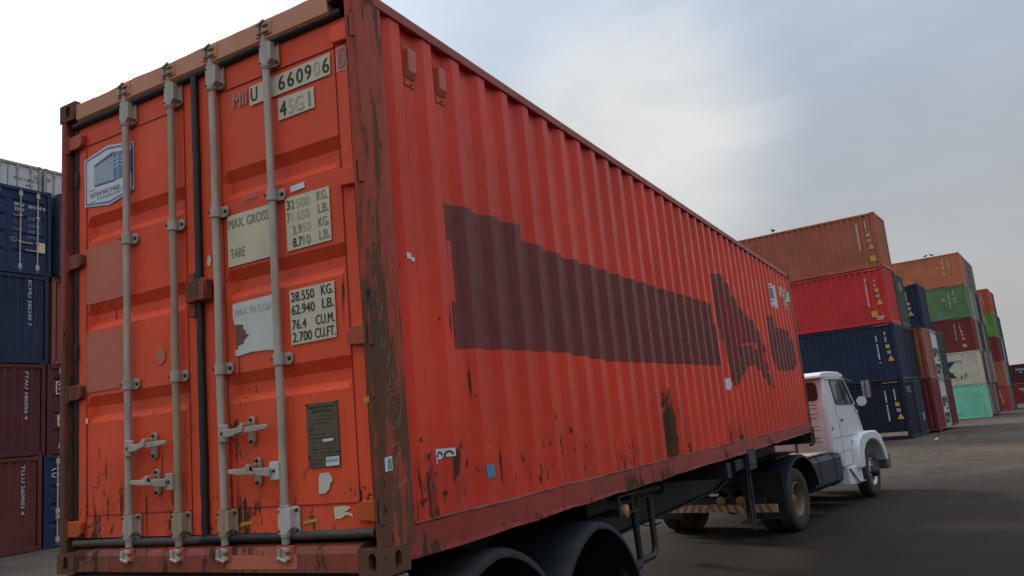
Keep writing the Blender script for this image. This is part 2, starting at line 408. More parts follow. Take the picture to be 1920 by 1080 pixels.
crack = t.m('MULTIPLY', t.step(vo.outputs['Distance'], .0, .006, 1, 0), t.step(a2, .4, .6))
cc = t.mix(t.m('MULTIPLY', crack, .6), cc, (.02, .017, .014))
spot = t.step(t.noise(t.vm('ADD', v, (9, 4, 0)), .8, 5, .6), .62, .70, 0, .5)
cc = t.mix(spot, cc, (.022, .018, .015))
peb = t.step(t.noise(v, 22, 2, .5), .70, .74, 0, .5); cc = t.mix(peb, cc, (.20, .17, .14))
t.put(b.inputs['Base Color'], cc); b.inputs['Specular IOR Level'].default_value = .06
t.put(b.inputs['Roughness'], t.step(a1, .3, .7, .88, .98))
bump(t, b, t.m('ADD', a3, t.m('MULTIPLY', a2, .6)), .35, .01)
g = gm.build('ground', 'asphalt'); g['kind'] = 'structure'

# ------------------------------------------------------------------ the orange container on the trailer
W, L, H = 2.438, 12.192, 2.896
box = empty('shipping_container', (0, 0, ZB), 0,
            'large weathered orange forty foot shipping container on the trailer, doors facing the viewer', 'container')
def corr(s0, s1, first, pitch, outer, slope, depth):
    """break points (s, inset) of a trapezoid corrugation; crest centres at first + k*pitch"""
    pts = [(s0, 0.)]
    k = math.ceil((s0-first)/pitch)-1
    while first+k*pitch < s1+pitch:
        c = first+k*pitch
        for ds_, d in ((-outer/2-slope, depth), (-outer/2, 0.), (outer/2, 0.), (outer/2+slope, depth)):
            q = c+ds_
            if s0+.012 < q < s1-.012: pts.append((q, d))
        k += 1
    pts.append((s1, 0.)); pts.sort()
    return pts
def inset(pts, s):
    for (a, da), (b_, db) in zip(pts, pts[1:]):
        if a <= s <= b_: return da+(db-da)*(s-a)/max(1e-6, b_-a)
    return 0.
SIDE = corr(.235, L-.20, .98, .304, .084, .066, .038)
SX = W-.014
zb, zt = .165, 2.852
def side_sheet(x0, sgn):
    mb = MB()
    vs = []
    zs = [zb, .9, 1.6, 2.2, zt]
    for z in zs:
        for s, d in SIDE: vs.append((x0-sgn*d, s, z))
    n = len(SIDE)
    mb.add(vs, [(j*n+i, j*n+i+1, (j+1)*n+i+1, (j+1)*n+i) for j in range(len(zs)-1) for i in range(n-1)])
    return mb
side_sheet(SX, 1).build('side_panel', 'side_paint', box)
side_sheet(W-SX, -1).build('side_panel', 'side_paint', box)
def columns(mb, polys, prof, put, off=.0016, step=.06, zstep=None):
    """paint lying on a corrugated sheet: polygons in (s, z) cut into upright strips that follow the folds"""
    brk = []
    for (a, _), (b_, _) in zip(prof, prof[1:]):
        n = max(1, math.ceil((b_-a)/step))
        brk += [a+(b_-a)*i/n for i in range(n)]
    brk.append(prof[-1][0])
    for poly in polys:
        p0, p1 = min(p[0] for p in poly), max(p[0] for p in poly)
        for a, b_ in zip(brk, brk[1:]):
            a2_, b2_ = max(a, p0), min(b_, p1)
            if b2_-a2_ < .002: continue
            c = (a2_+b2_)/2; zz = []
            for (s1, z1), (s2, z2) in zip(poly, poly[1:]+poly[:1]):
                if (s1 <= c < s2) or (s2 <= c < s1): zz.append(z1+(z2-z1)*(c-s1)/(s2-s1))
            zz.sort()
            for lo, hi in zip(zz[::2], zz[1::2]):
                da, db = inset(prof, a2_), inset(prof, b2_)
                mb.quad(put(a2_, da-off, lo), put(b2_, db-off, lo), put(b2_, db-off, hi), put(a2_, da-off, hi))
    return mb
side_put = lambda s, d, z: (SX-d, s, z)
logo = [(.78, 1.90), (1.0, 1.90), (1.62, 1.915), (1.63, 1.83), (2.4, 1.80), (4.0, 1.80), (6.38, 1.82), (6.42, 1.09), (5.2, 1.07), (4.1, 1.06), (3.0, 1.045), (2.15, 1.085), (1.5, 1.075), (.80, 1.06), (.795, 1.325), (.85, 1.33), (.80, 1.73)]
columns(MB(), [logo], SIDE, side_put).build('overpainted_patch', 'old_patch', box)
flame = [(6.50, 2.20), (6.98, 2.26), (7.30, 2.18), (7.65, 2.00), (8.05, 1.83), (8.55, 1.78), (8.95, 1.60), (9.15, 1.42), (9.12, 1.32), (8.75, 1.34), (8.55, 1.45), (8.0, 1.50), (7.6, 1.38), (7.48, 1.05), (7.18, .80), (7.02, .82), (6.9, 1.02), (6.75, 1.16), (6.62, 1.75)]
flame2 = [(7.5, 1.35), (8.3, 1.42), (8.75, 1.28), (9.0, 1.12), (9.45, .83), (9.36, .80), (8.95, .90), (8.6, 1.06), (8.2, 1.14), (7.85, 1.10), (7.5, .97)]
for q_ in (flame, flame2): columns(MB(), [q_], SIDE, side_put).build('overpainted_patch', 'old_patch', box)
wine = [[(6.78, 1.98), (7.05, 2.03), (7.5, 1.80), (8.0, 1.68), (8.35, 1.45), (7.9, 1.42), (7.62, 1.50), (7.45, 1.25), (7.25, 1.15), (7.05, 1.35)],
        [(8.55, 1.40), (9.0, 1.36), (9.2, 1.10), (8.95, 1.02), (8.75, 1.2)], [(6.62, 2.12), (6.75, 2.12), (6.76, 2.02), (6.62, 2.03)]]
for q_ in wine: columns(MB(), [q_], SIDE, side_put, .003).build('overpainted_patch', 'old_patch_wine', box)
tail = [(9.56, 1.92), (10.06, 1.97), (10.08, 1.80), (11.0, 1.80), (11.42, 1.77), (11.75, 1.48), (11.72, 1.28), (11.4, 1.12), (10.6, 1.09), (9.92, 1.09), (9.75, 1.13)]
columns(MB(), [tail], SIDE, side_put).build('overpainted_patch', 'old_patch', box)
# side stickers
rect = lambda a, b_, c, d: [(a, c), (b_, c), (b_, d), (a, d)]
columns(MB(), [rect(.942, 1.030, .335, .407)], SIDE, side_put, .003).build('blue_sticker', 'sticker_blue', box)
st66 = columns(MB(), [[(.515, .525), (.642, .522), (.642, .478), (.60, .482), (.55, .478), (.535, .455), (.517, .45)]], SIDE, side_put, .003).build('torn_number_sticker', 'sticker_white', box)
mb = MB()
for cy in (.548, .603):                         # only the tops of two figures are left
    pts = []
    for k in range(9):
        a = R(190-22*k); pts.append((cy+.022*math.cos(a), .484+.024*math.sin(a)))
    for (a1_, b1_), (a2_, b2_) in zip(pts, pts[1:]):
        d = Vector((a2_-a1_, b2_-b1_)).normalized(); nn = Vector((-d[1], d[0]))*.0052
        mb.quad(*[side_put(q[0], inset(SIDE, q[0])-.0045, q[1]) for q in ((a1_-nn[0], b1_-nn[1]), (a2_-nn[0], b2_-nn[1]), (a2_+nn[0], b2_+nn[1]), (a1_+nn[0], b1_+nn[1]))])
mb.build('figures', 'print_black', st66)
columns(MB(), [[(.335, 1.545), (.40, 1.505), (.40, 1.49), (.36, 1.497), (.335, 1.512)]], SIDE, side_put, .003).build('torn_sticker', 'sticker_white', box)
columns(MB(), [[(6.52, .93), (6.74, .94), (6.78, .86), (6.70, .80), (6.5, .83)]], SIDE, side_put, .003).build('torn_sticker', 'sticker_white', box)
fs_ = columns(MB(), [rect(10.15, 10.66, 2.13, 2.52)], SIDE, side_put, .003).build('company_sticker', 'sticker_white', box)
columns(MB(), [rect(10.24, 10.58, 2.27, 2.44)], SIDE, side_put, .0045).build('printed_field', 'print_blue_grey', fs_)
columns(MB(), [rect(10.2, 10.62, 2.465, 2.485), rect(10.24, 10.58, 2.22, 2.235), rect(10.16, 10.64, 2.14, 2.155)], SIDE, side_put, .0045).build('printed_lines', 'print_slate', fs_)
for (a, b_, c, d, txt) in ((11.12, 11.36, 2.39, 2.56, 'U'), (11.38, 11.68, 2.38, 2.55, '0'), (11.69, 11.96, 2.36, 2.53, ''), (11.46, 11.74, 2.19, 2.36, 'G')):
    pl = columns(MB(), [rect(a, b_, c, d)], SIDE, side_put, .003).build('number_plate_sticker', 'sticker_cream', box)
    if txt: lettering(MB(), txt, (SX+.006, a+.05, c+.02), (0, 1, 0), ZU, d-c-.05, b_-a-.1).build('character', 'print_black', pl)
mb = MB()                                       # scratched, faint writing low on the side
for k in range(16):
    y0 = 1.02+random.uniform(-.02, .02); z0 = 1.0-.036*k
    mb.tube([(SX+.001-inset(SIDE, y0+q), y0+q, z0+random.uniform(-.012, .012)) for q in (-.02, 0, random.uniform(0, .03))], .0011, 4)
mb.build('scratched_writing', 'chalk', box)
# vents
for yc in (.526, .830):
    mb = MB(); xi = SX-.038
    mb.box(xi, xi+.006, yc-.045, yc+.045, 2.52, 2.76)
    vt = mb.build('vent', 'bracket_orange', box)
    mb = MB(); mb.prism([(xi+.006, 2.56), (xi+.012, 2.565), (xi+.032, 2.60), (xi+.034, 2.735), (xi+.006, 2.735)], 1, yc-.033, yc+.04)
    mb.build('vent_hood', 'faded_paint', vt, bev=.004)
    mb = MB()
    for z in (2.535, 2.748): mb.lathe([(0, 0), (.003, .008), (.006, .006), (.006, 0)], (xi+.006, yc+.012, z), 0, 8)
    mb.build('vent_bolts', 'bolt_rust', vt)
# rails
for s in (0, 1):
    def X(a): return W-a if s == 0 else a
    mb = MB()
    A_ = [(.062, 2.850), (.002, 2.843), (.001, 2.905), (.062, 2.910)]; B_ = [(.062, 2.825), (.002, 2.815), (.001, 2.878), (.062, 2.884)]
    mb.add([(X(q), .176, z) for q, z in A_]+[(X(q), L-.176, z) for q, z in B_], [(0, 1, 2, 3), (7, 6, 5, 4)]+[(i, i+4, (i+1) % 4+4, (i+1) % 4) for i in range(4)])
    mb.build('top_side_rail', 'top_rail_paint', box, bev=.006)
    mb = MB(); y = .178                          # a lower lip that is bent here and there
    n = 46; sec = []
    for i in range(n+1):
        yy = .178+(L-.356)*i/n
        w1 = random.uniform(-.007, .007) if 0 < i < n else 0; w2 = random.uniform(-.006, .006) if 0 < i < n else 0
        sec.append([(X(.055), yy, .188), (X(.004), yy, .186+w2*.5), (X(.001+abs(w2)), yy, .06), (X(.002), yy, .038+w1), (X(.045), yy, .034+w1), (X(.05), yy, .05)])
    k = len(sec[0])
    mb.add([q for r_ in sec for q in r_], [(i*k+j, i*k+(j+1) % k, (i+1)*k+(j+1) % k, (i+1)*k+j) for i in range(n) for j in range(k)])
    mb.build('bottom_side_rail', 'rail_paint', box)
    mb = MB(); sec = []
    for i in range(0, 121):
        yy = .245+(L-.49)*i/120
        w1 = random.uniform(-.004, .004)
        sec.append([(X(.03), yy, .187), (X(-.001+abs(w1)), yy, .188+w1), (X(-.001+abs(w1)), yy, .194+w1), (X(.03), yy, .196)])
    mb.add([q for r_ in sec for q in r_], [(i*4+j, i*4+j+1, (i+1)*4+j+1, (i+1)*4+j) for i in range(120) for j in range(3)])
    mb.build('rail_edge', 'rail_lip', box)
mb = MB(); mb.box(.06, W-.06, .1, L-.1, 2.845, 2.868); mb.build('roof', 'top_rail_paint', box)
mb = MB(); mb.box(.05, W-.05, L-.06, L-.03, .12, 2.8); mb.build('front_wall', 'side_paint', box)
mb = MB(); mb.box(.05, W-.05, .12, L-.07, .15, .172); mb.build('floor', 'chassis_black', box)
for i in range(38):
    mb = MB(); yy = .35+i*.31; mb.box(.05, W-.05, yy, yy+.05, .035, .148); mb.build('cross_member', 'chassis_black', box)
# corner posts
def post(x0, sg, y0, sy, mat, rear):
    mb = MB()
    a = x0; X = lambda q: a+sg*q; Y = lambda q: y0+sy*q
    if rear:                                      # folded post: outer skin, narrow face, inner return
        mb.prism([(X(0), Y(.018)), (X(.012), Y(.002)), (X(.048), Y(0)), (X(.056), Y(.008)), (X(.056), Y(.085)), (X(.05), Y(.10)), (X(.02), Y(.235)), (X(.004), Y(.24)), (X(-.0015), Y(.20))], 2, .112, H-.112+(.055 if sg < 0 else .02))
    else:
        mb.prism([(X(.003), Y(.003)), (X(.13), Y(.003)), (X(.13), Y(.04)), (X(.04), Y(.19)), (X(.003), Y(.20))], 2, .112, H-.112)
    return mb.build('corner_post', mat, box, bev=.006)
pr = post(W, -1, 0, 1, 'post_rust', True); pr['label'] = 'right rear corner post, dark with rust and scribbles'
pl = post(0, 1, 0, 1, 'left_post_rust', True)
post(W, -1, L, -1, 'post_rust', False); post(0, 1, L, -1, 'post_rust', False)
# corner castings with their oval holes
def holed(mb, o, u, v, n, w, h, hw, hh, depth, seg=20):
    o, u, v, n = Vector(o), Vector(u), Vector(v), Vector(n)
    angs = sorted([2*math.pi*k/seg for k in range(seg)]+[math.atan2(sy_*h, sx_*w) % (2*math.pi) for sx_ in (1, -1) for sy_ in (1, -1)])
    N = len(angs); outer = []; inner = []
    for a in angs:
        c, s = math.cos(a), math.sin(a)
        k = min((w/2)/abs(c) if abs(c) > 1e-9 else 1e9, (h/2)/abs(s) if abs(s) > 1e-9 else 1e9)
        outer.append(o+u*(c*k)+v*(s*k))
        rr = min(hw, hh)/2; q = max(hw, hh)/2-rr                          # stadium-shaped hole
        if hh > hw: inner.append(o+u*(rr*c)+v*(rr*s+(q if s >= 0 else -q)))
        else: inner.append(o+u*(rr*c+(q if c >= 0 else -q))+v*(rr*s))
    back = [p-n*depth for p in inner]
    vs = outer+inner+back
    fs = []
    for i in range(N):
        j = (i+1) % N
        fs.append((i, j, N+j, N+i)); fs.append((N+i, N+j, 2*N+j, 2*N+i))
    mb.cur = 0; mb.add(vs, fs)
    mb.cur = 1; mb.add(back, [tuple(range(N))]); mb.cur = 0
def casting(cx, cy, cz):
    x = -.002 if cx == 0 else W+.002; sx_ = 1 if cx == 0 else -1
    y = -.002 if cy == 0 else L+.002; sy_ = 1 if cy == 0 else -1
    z = 0 if cz == 0 else H+((.055 if cx else .02) if cy == 0 else 0); sz_ = 1 if cz == 0 else -1
    mb = MB(); a, b_, c = .162, .178, .118
    mx, my, mz = x+sx_*a/2, y+sy_*b_/2, z+sz_*c/2
    holed(mb, (mx, y, mz), (1, 0, 0), (0, 0, 1), (0, -sy_, 0), a, c, .045, .080, .03)
    holed(mb, (x, my, mz), (0, 1, 0), (0, 0, 1), (-sx_, 0, 0), b_, c, .05, .080, .03)
    holed(mb, (mx, my, z), (1, 0, 0), (0, 1, 0), (0, 0, -sz_), a, b_, .064, .124, .03)
    mb.quad((x, y+sy_*b_, z), (x+sx_*a, y+sy_*b_, z), (x+sx_*a, y+sy_*b_, z+sz_*c), (x, y+sy_*b_, z+sz_*c))
    mb.quad((x+sx_*a, y, z), (x+sx_*a, y+sy_*b_, z), (x+sx_*a, y+sy_*b_, z+sz_*c), (x+sx_*a, y, z+sz_*c))
    mb.quad((x, y, z+sz_*c), (x+sx_*a, y, z+sz_*c), (x+sx_*a, y+sy_*b_, z+sz_*c), (x, y+sy_*b_, z+sz_*c))
    me = mb.build('corner_casting', ['casting_rust', 'dark_gap'], box, fixn=False)
    bm = bmesh.new(); bm.from_mesh(me.data); bmesh.ops.remove_doubles(bm, verts=bm.verts, dist=.0005); bmesh.ops.recalc_face_normals(bm, faces=bm.faces); bm.to_mesh(me.data); bm.free()
    return me
for cx in (0, 1):
    for cy in (0, 1):
        for cz in (0, 1): casting(cx, cy, cz)
# header and sill, with the dents of the top edge
mb = MB(); n = 26; sec = []
for i in range(n+1):
    x = .162+(W-.324)*i/n
    dz = .012+.012*x/W+.010*math.exp(-((x-.75)/.10)**2)-.006*math.exp(-((x-.45)/.08)**2)+random.uniform(-.0015, .0015)
    sec.append([(x, .030, 2.762), (x, .004, 2.785), (x, .002+random.uniform(0, .004), 2.872+dz), (x, .02, 2.886+dz), (x, .12, 2.895), (x, .12, 2.762)])
k = 6
mb.add([q for r_ in sec for q in r_], [(i*k+j, i*k+(j+1) % k, (i+1)*k+(j+1) % k, (i+1)*k+j) for i in range(n) for j in range(k)]+[tuple(range(k)), tuple(n*k+j for j in range(k))])
mb.build('door_header', 'header_paint', box, smooth=True)
mb = MB(); mb.prism([(.004, .012), (.002, .10), (.012, .128), (.05, .142), (.12, .142), (.12, .012)], 0, .161, W-.161)
mb.build('door_sill', 'sill_paint', box, bev=.004)
mb = MB(); mb.box(.08, W-.08, .102, .118, .15, 2.738); mb.build('door_recess', 'dark_gap', box)
mb = MB(); mb.box(1.42, 1.90, .0005, .0035, .03, .098); mb.build('worn_patch', 'faded_paint', box)

# ---- doors
DY = .05                                        # outer face of the door sheet
DEP = [(2.135, 2.075, 2.015, 1.968), (1.575, 1.515, 1.46, 1.415), (1.015, .955, .90, .858)]
def door(x0, x1, xa, xb, which):
    mb = MB()
    z0, z1 = .195, 2.752
    zs = [z0, .322]; fl = [0, 0]
    for a, b_, c, d in DEP[::-1]: zs += [d, c, b_, a]; fl += [0, 1, 1, 0]
    zs += [2.61, z1]; fl += [0, 0]
    xs_ = [x0, xa, xa+.035, xa+.45, xb-.45, xb-.035, xb, x1]; gl = [0, 0, 1, 1, 1, 1, 0, 0]
    vs = []
    for z, f in zip(zs, fl):
        for x, g_ in zip(xs_, gl):
            inner = .004 if (xa <= x <= xb and .3 < z < 2.62) else 0
            vs.append((x, DY+inner+.036*f*g_+random.uniform(-.0012, .0012), z))
    nX = len(xs_)
    mb.add(vs, [(j*nX+i, j*nX+i+1, (j+1)*nX+i+1, (j+1)*nX+i) for j in range(len(zs)-1) for i in range(nX-1)])
    for (A, B_) in (((x0, z0), (x1, z0)), ((x1, z0), (x1, z1)), ((x1, z1), (x0, z1)), ((x0, z1), (x0, z0))):
        mb.quad((A[0], DY, A[1]), (B_[0], DY, B_[1]), (B_[0], DY+.045, B_[1]), (A[0], DY+.045, A[1]))
    d = mb.build('door', 'door_paint', box, bev=.0)
    d['label'] = 'left door leaf with the white company sticker' if which == 'L' else 'right door leaf with the cream number panels'
    # seams of the sheet
    mb = MB(); e = .0012
    for z in (.322, 2.61):
        mb.box(xa, xb, DY-e, DY+.004, z-.0016, z+.0016)
    for x in (xa, xb): mb.box(x-.0011, x+.0011, DY-e, DY+.004, .23, 2.70)
    mb.build('seam', 'seam_rust', d)
    return d
dL = door(.088, 1.195, .200, 1.115, 'L'); dR = door(1.224, 2.345, 1.415, 2.265, 'R')
def wavy(path_fn, n, r, name, mat, par, flat_=1.):
    mb = MB(); mb.tube([path_fn(i/n) for i in range(n+1)], r, 10); return mb.build(name, mat, par, smooth=True)
rw = lambda s: random.uniform(-s, s)
wavy(lambda q: (.10+2.24*q, .040+rw(.002), 2.762+.016*q+rw(.002)), 20, .024, 'top_gasket', 'rubber', dR)
wavy(lambda q: (.11+1.10*q, .036+rw(.003), .166+.006*q+rw(.002)), 16, .021, 'bottom_gasket', 'rubber_dusty', dL)
wavy(lambda q: (1.21+.55*q, .036+rw(.003), .176+rw(.002)), 10, .022, 'bottom_gasket', 'rubber', dR)
wavy(lambda q: (1.76+.60*q, .036+rw(.003), .178+.008*q+rw(.002)), 10, .021, 'bottom_gasket', 'rubber_dusty', dR)
wavy(lambda q: (1.2345+rw(.002), .034+rw(.002), .18+2.575*q), 30, .0215, 'centre_gasket', 'rubber', dR)
mb = MB(); mb.box(.082, .122, .044, .064, .18, 2.74); mb.build('side_gasket', 'rubber', dL)
mb = MB()
for z in (2.45, 1.35): mb.tube([(.112, .045, z), (.116, .04, z-.05), (.111, .045, z-.1)], .016, 8)
mb.build('gasket_bulges', 'rubber', dL, smooth=True)
# hinges
def hinge(d, side, z, mat):
    mb = MB()
    if side == 'R':
        mb.prism([(2.262, z-.032), (2.285, z-.043), (2.40, z-.050), (2.40, z+.050), (2.30, z+.047), (2.262, z+.030)], 1, .022, .048)
        hg = mb.build('hinge', mat, d, bev=.005)
        mb2 = MB(); mb2.tube([(2.392, .022, z-.062), (2.392, .022, z+.062)], .017, 10)
        mb2.box(2.418, 2.436, -.004, .03, z-.06, z+.06)
        mb2.build('hinge_pin', 'post_rust', d)
        mb2 = MB(); mb2.box(2.408, 2.420, -.0035, .03, z-.055, z+.055); mb2.build('hinge_gap', 'dark_gap', d)
    else:
        mb.prism([(.02, z-.046), (.165, z-.046), (.19, z-.026), (.19, z+.034), (.165, z+.045), (.02, z+.045)], 1, .018, .048)
        hg = mb.build('hinge', mat, d, bev=.005)
        mb2 = MB(); mb2.tube([(.052, .024, z-.06), (.052, .024, z+.06)], .017, 10); mb2.build('hinge_pin', 'left_post_rust', d)
for z, mt in ((2.66, 'door_paint'), (1.895, 'door_paint'), (1.10, 'bracket_paint'), (.283, 'bracket_orange')): hinge(dR, 'R', z, mt)
for z, mt in ((2.648, 'bracket_paint'), (1.865, 'left_post_rust'), (1.05, 'left_post_rust'), (.250, 'bracket_orange')): hinge(dL, 'L', z, mt)
# locking bars
def bolts(mb, pts, y, r=.0085):
    for (x, z) in pts: mb.lathe([(0, r*1.25), (-.004, r), (-.009, r*.8), (-.009, 0)], (x, y, z), 1, 8)
RY = .016
def bar(d, x, mat, handz, dirn, lowmat):
    wob = [rw(.0035) for _ in range(9)]
    mb = MB(); mb.tube([(x+wob[i], RY, .145+(2.845-.145)*i/8) for i in range(9)], .0205, 14)
    mb.build('locking_bar', mat, d, smooth=True)
    def guide(zc, hh, m2, tall):
        mb = MB()
        pts = [(x-.034, zc-hh), (x+.06, zc-hh), (x+.072, zc-hh+.014), (x+.072, zc+hh-.014), (x+.06, zc+hh), (x-.034, zc+hh)]
        mb.prism(pts, 1, .034, .044)
        mb.tube([(x, RY, zc-hh*.98), (x, RY, zc+hh*.98)], .0285, 14)
        if tall:
            mb.prism([(x-.03, zc-hh*.92), (x+.018, zc-hh*.92), (x+.05, zc-hh*.5), (x+.05, zc+hh*.86), (x-.03, zc+hh*.92)], 1, -.004, .034)
            mb.tube([(x, RY, zc-hh*1.12), (x, RY, zc-hh*1.02)], .026, 12); mb.tube([(x, RY, zc+hh*1.02), (x, RY, zc+hh*1.10)], .026, 12)
        g_ = mb.build('bar_guide', m2, d, smooth=True, bev=.0)
        mb = MB()
        if tall: bolts(mb, [(x+.060, zc-hh*.72), (x+.060, zc+hh*.72)], .034); bolts(mb, [(x-.022, zc-hh*.7), (x-.022, zc+hh*.7)], -.004, .005)
        else: bolts(mb, [(x+.055, zc)], .034, .010); bolts(mb, [(x-.024, zc)], -.006, .005)
        mb.build('guide_bolt', 'bolt_rust', d)
    guide(2.695, .072, 'galvanised', True)
    for zc in (1.905, 1.045): guide(zc, .030, 'galvanised', False)
    guide(.255, .066, lowmat, True)
    for zc, up in ((2.842, 1), (.104, -1)):         # cams in their keepers
        mb = MB()
        mb.tube([(x, RY, zc-.03), (x, RY, zc+.03)], .026, 10)
        mb.box(x-.036, x-.014, -.016, .012, zc-.030, zc+.024); mb.box(x+.006, x+.044, -.018, .0, zc+.008, zc+.026); mb.box(x+.006, x+.044, -.018, .0, zc-.030, zc-.012)
        mb.tube([(x-.038, -.01, zc+.02*up), (x+.03, -.02, zc+.034*up)], .009, 8)
        mb.build('cam', 'galvanised_tan' if up > 0 else 'galvanised', d, bev=.003)
        mb = MB(); mb.box(x-.055, x+.062, -.0025, .012, zc-.04, zc+.036); mb.build('cam_keeper', 'header_paint' if up > 0 else 'bracket_paint', d, bev=.003)
    # handle
    s = dirn; z = handz
    mb = MB(); mb.box(x-.020, x+.022, -.030, .040, z-.046, z+.046) if False else mb.prism([(x+s*.004, z-.045), (x+s*.060, z-.045), (x+s*.066, z-.035), (x+s*.066, z+.035), (x+s*.060, z+.045), (x+s*.004, z+.045)], 1, -.014, .006)
    mb.build('handle_hub', lowmat if lowmat != 'galvanised_tan' else 'galvanised', d, bev=.004)
    mb = MB()
    P0 = [(.05, .022, .011), (.15, .018, .011), (.20, .013, .012), (.26, .016, .009), (.355, .011, .008)]
    vs = []; fs = []
    for (q, hz, ty) in P0:
        zz = z+ (-.004+.016*(q-.05)/.3); yy = -.010-.012*math.sin(math.pi*min(1, q/.3))
        vs += [(x+s*q, yy-ty, zz-hz), (x+s*q, yy-ty, zz+hz), (x+s*q, yy+ty, zz+hz), (x+s*q, yy+ty, zz-hz)]
    for i in range(len(P0)-1):
        for j in range(4): fs.append((i*4+j, i*4+(j+1) % 4, (i+1)*4+(j+1) % 4, (i+1)*4+j))
    fs += [(0, 1, 2, 3), tuple(4*(len(P0)-1)+j for j in range(4))]
    mb.add(vs, fs); mb.build('handle', 'galvanised', d, bev=.004)
    xc = x+s*.195
    mb = MB(); pts = []
    for k in range(13): a = math.pi*k/12; pts.append((xc+.020*math.cos(a), z+.052+.020*math.sin(a)))
    for k in range(13): a = math.pi+math.pi*k/12; pts.append((xc+.020*math.cos(a), z-.052+.020*math.sin(a)))
    mb.prism(pts, 1, .030, .048); mb.build('handle_catch', 'galvanised', d, bev=.003)
    mb = MB(); mb.prism([(xc-.016, z+.03), (xc+.02, z+.036), (xc+.012, z-.002), (xc-.05*s, z-.012), (xc-.052*s, z+.004)], 1, -.040, -.030)
    mb.box(xc-.012, xc+.012, -.034, .03, z+.028, z+.042); mb.build('handle_latch', 'galvanised', d, bev=.003)
    mb = MB(); bolts(mb, [(xc, z+.055), (xc, z-.055)], .030, .010); mb.build('catch_bolt', 'bolt_rust', d)
    mb = MB(); bolts(mb, [(x+s*.034, z)], -.014, .008); mb.build('hub_bolt', 'bolt_rust', d)
bar(dL, .636, 'galvanised', .683, 1, 'galvanised'); bar(dL, 1.046, 'galvanised_tan', .483, -1, 'galvanised_tan')
bar(dR, 1.398, 'galvanised', .706, 1, 'galvanised_tan'); bar(dR, 1.822, 'galvanised', .498, -1, 'galvanised_pale')
# lock box at the meeting edge
mb = MB(); mb.prism([(1.185, 1.428), (1.325, 1.432), (1.328, 1.545), (1.30, 1.556), (1.188, 1.535)], 1, -.022, .045); mb.build('lock_box', 'post_rust', dR, bev=.006)
mb = MB(); mb.box(1.176, 1.226, .006, .05, 1.352, 1.43); mb.box(1.176, 1.222, .01, .05, 1.54, 1.60); mb.build('lock_bracket', 'left_post_rust', dL, bev=.004)
# ---- stickers and plates on the doors
e1, e2, e3 = DY-.0025+.004, DY-.0042+.004, DY-.0058+.004      # on the inner panel
f1, f2, f3 = DY-.003, DY-.0045, DY-.006
mb = MB()
for (z0, z1) in ((1.578, 1.93), (1.04, 1.398)): mb.quad((.203, f1+.0015, z0), (.59, f1+.0015, z0), (.59, f1+.0015, z1), (.203, f1+.0015, z1))
mb.build('faded_rectangle', 'faded_paint', dL)
mb = MB()
SP = [(.182, 2.515), (.415, 2.560), (.668, 2.520), (.668, 2.216), (.430, 2.172), (.188, 2.208)]
poly_dec(mb, SP, f1); spo = mb.build('company_sticker', 'sticker_white', dL)
def offs(P, d):
    c = Vector((sum(p[0] for p in P)/len(P), sum(p[1] for p in P)/len(P)))
    return [tuple(c+(Vector(p)-c)*(1-d/(Vector(p)-c).length)) for p in P]
mb = MB(); A, B_ = offs(SP, .012), offs(SP, .026)
for i in range(6):
    j = (i+1) % 6; mb.quad(*[(q[0], f2, q[1]) for q in (A[i], A[j], B_[j], B_[i])])
mb.build('sticker_border', 'print_blue_grey', spo)
mb = MB()
mb.quad((.662-.012, f3, 2.50), (.662, f3, 2.49), (.662, f3, 2.25), (.662-.012, f3, 2.24)); mb.build('sticker_edge_line', 'print_blue', spo)
mb = MB()                                       # drawn container: corrugated side and door end
x0_, x1_, x2_ = .285, .470, .66
zt0, zt1, zt2 = 2.462, 2.505, 2.47; zb0, zb1, zb2 = 2.318, 2.312, 2.33
lin = lambda a, b_, q: a+(b_-a)*q
poly_dec(mb, [(x0_, zt0), (x1_, zt1), (x1_, zt1-.022), (x0_, zt0-.012)], f2); poly_dec(mb, [(x0_, zb0), (x1_, zb1), (x1_, zb1+.012), (x0_, zb0+.01)], f2)
for k in range(12):
    q = k/12; q2 = q+.030
    poly_dec(mb, [(lin(x0_, x1_, q), lin(zb0, zb1, q)), (lin(x0_, x1_, q2), lin(zb0, zb1, q2)), (lin(x0_, x1_, q2), lin(zt0, zt1, q2)), (lin(x0_, x1_, q), lin(zt0, zt1, q))], f2)
for q, q2 in ((0, .20), (.24, .55), (.58, .80), (.84, 1.)):
    poly_dec(mb, [(lin(x1_, x2_, q), lin(zb1, zb2, q)), (lin(x1_, x2_, q2), lin(zb1, zb2, q2)), (lin(x1_, x2_, q2), lin(zt1, zt2, q2)), (lin(x1_, x2_, q), lin(zt1, zt2, q))], f2)
mb.build('drawn_container', 'print_blue_grey', spo)
mb = MB()
for zz in (2.405, 2.43, 2.455):
    for xx in (.484, .545): poly_dec(mb, [(xx, zz-.01), (xx+.048, zz+.002), (xx+.048, zz+.010), (xx, zz-.002)], f3)
mb.build('drawn_handles', 'sticker_white', spo)
mb = MB(); lettering(mb, 'WWW.MIIL.DE', (.232, f2, 2.250), XR, ZU, .034, .395, .25)
poly_dec(mb, [(.232, 2.300), (.288, 2.300), (.288, 2.304), (.232, 2.304)], f2); poly_dec(mb, [(.232, 2.222), (.300, 2.222), (.300, 2.226), (.232, 2.226)], f2)
mb.build('sticker_lettering', 'print_slate', spo)
mb = MB(); lettering(mb, 'CONTAINERSYSTEM', (.310, f2, 2.228), XR, ZU, .013, .23); mb.build('sticker_small_lettering', 'print_slate', spo)
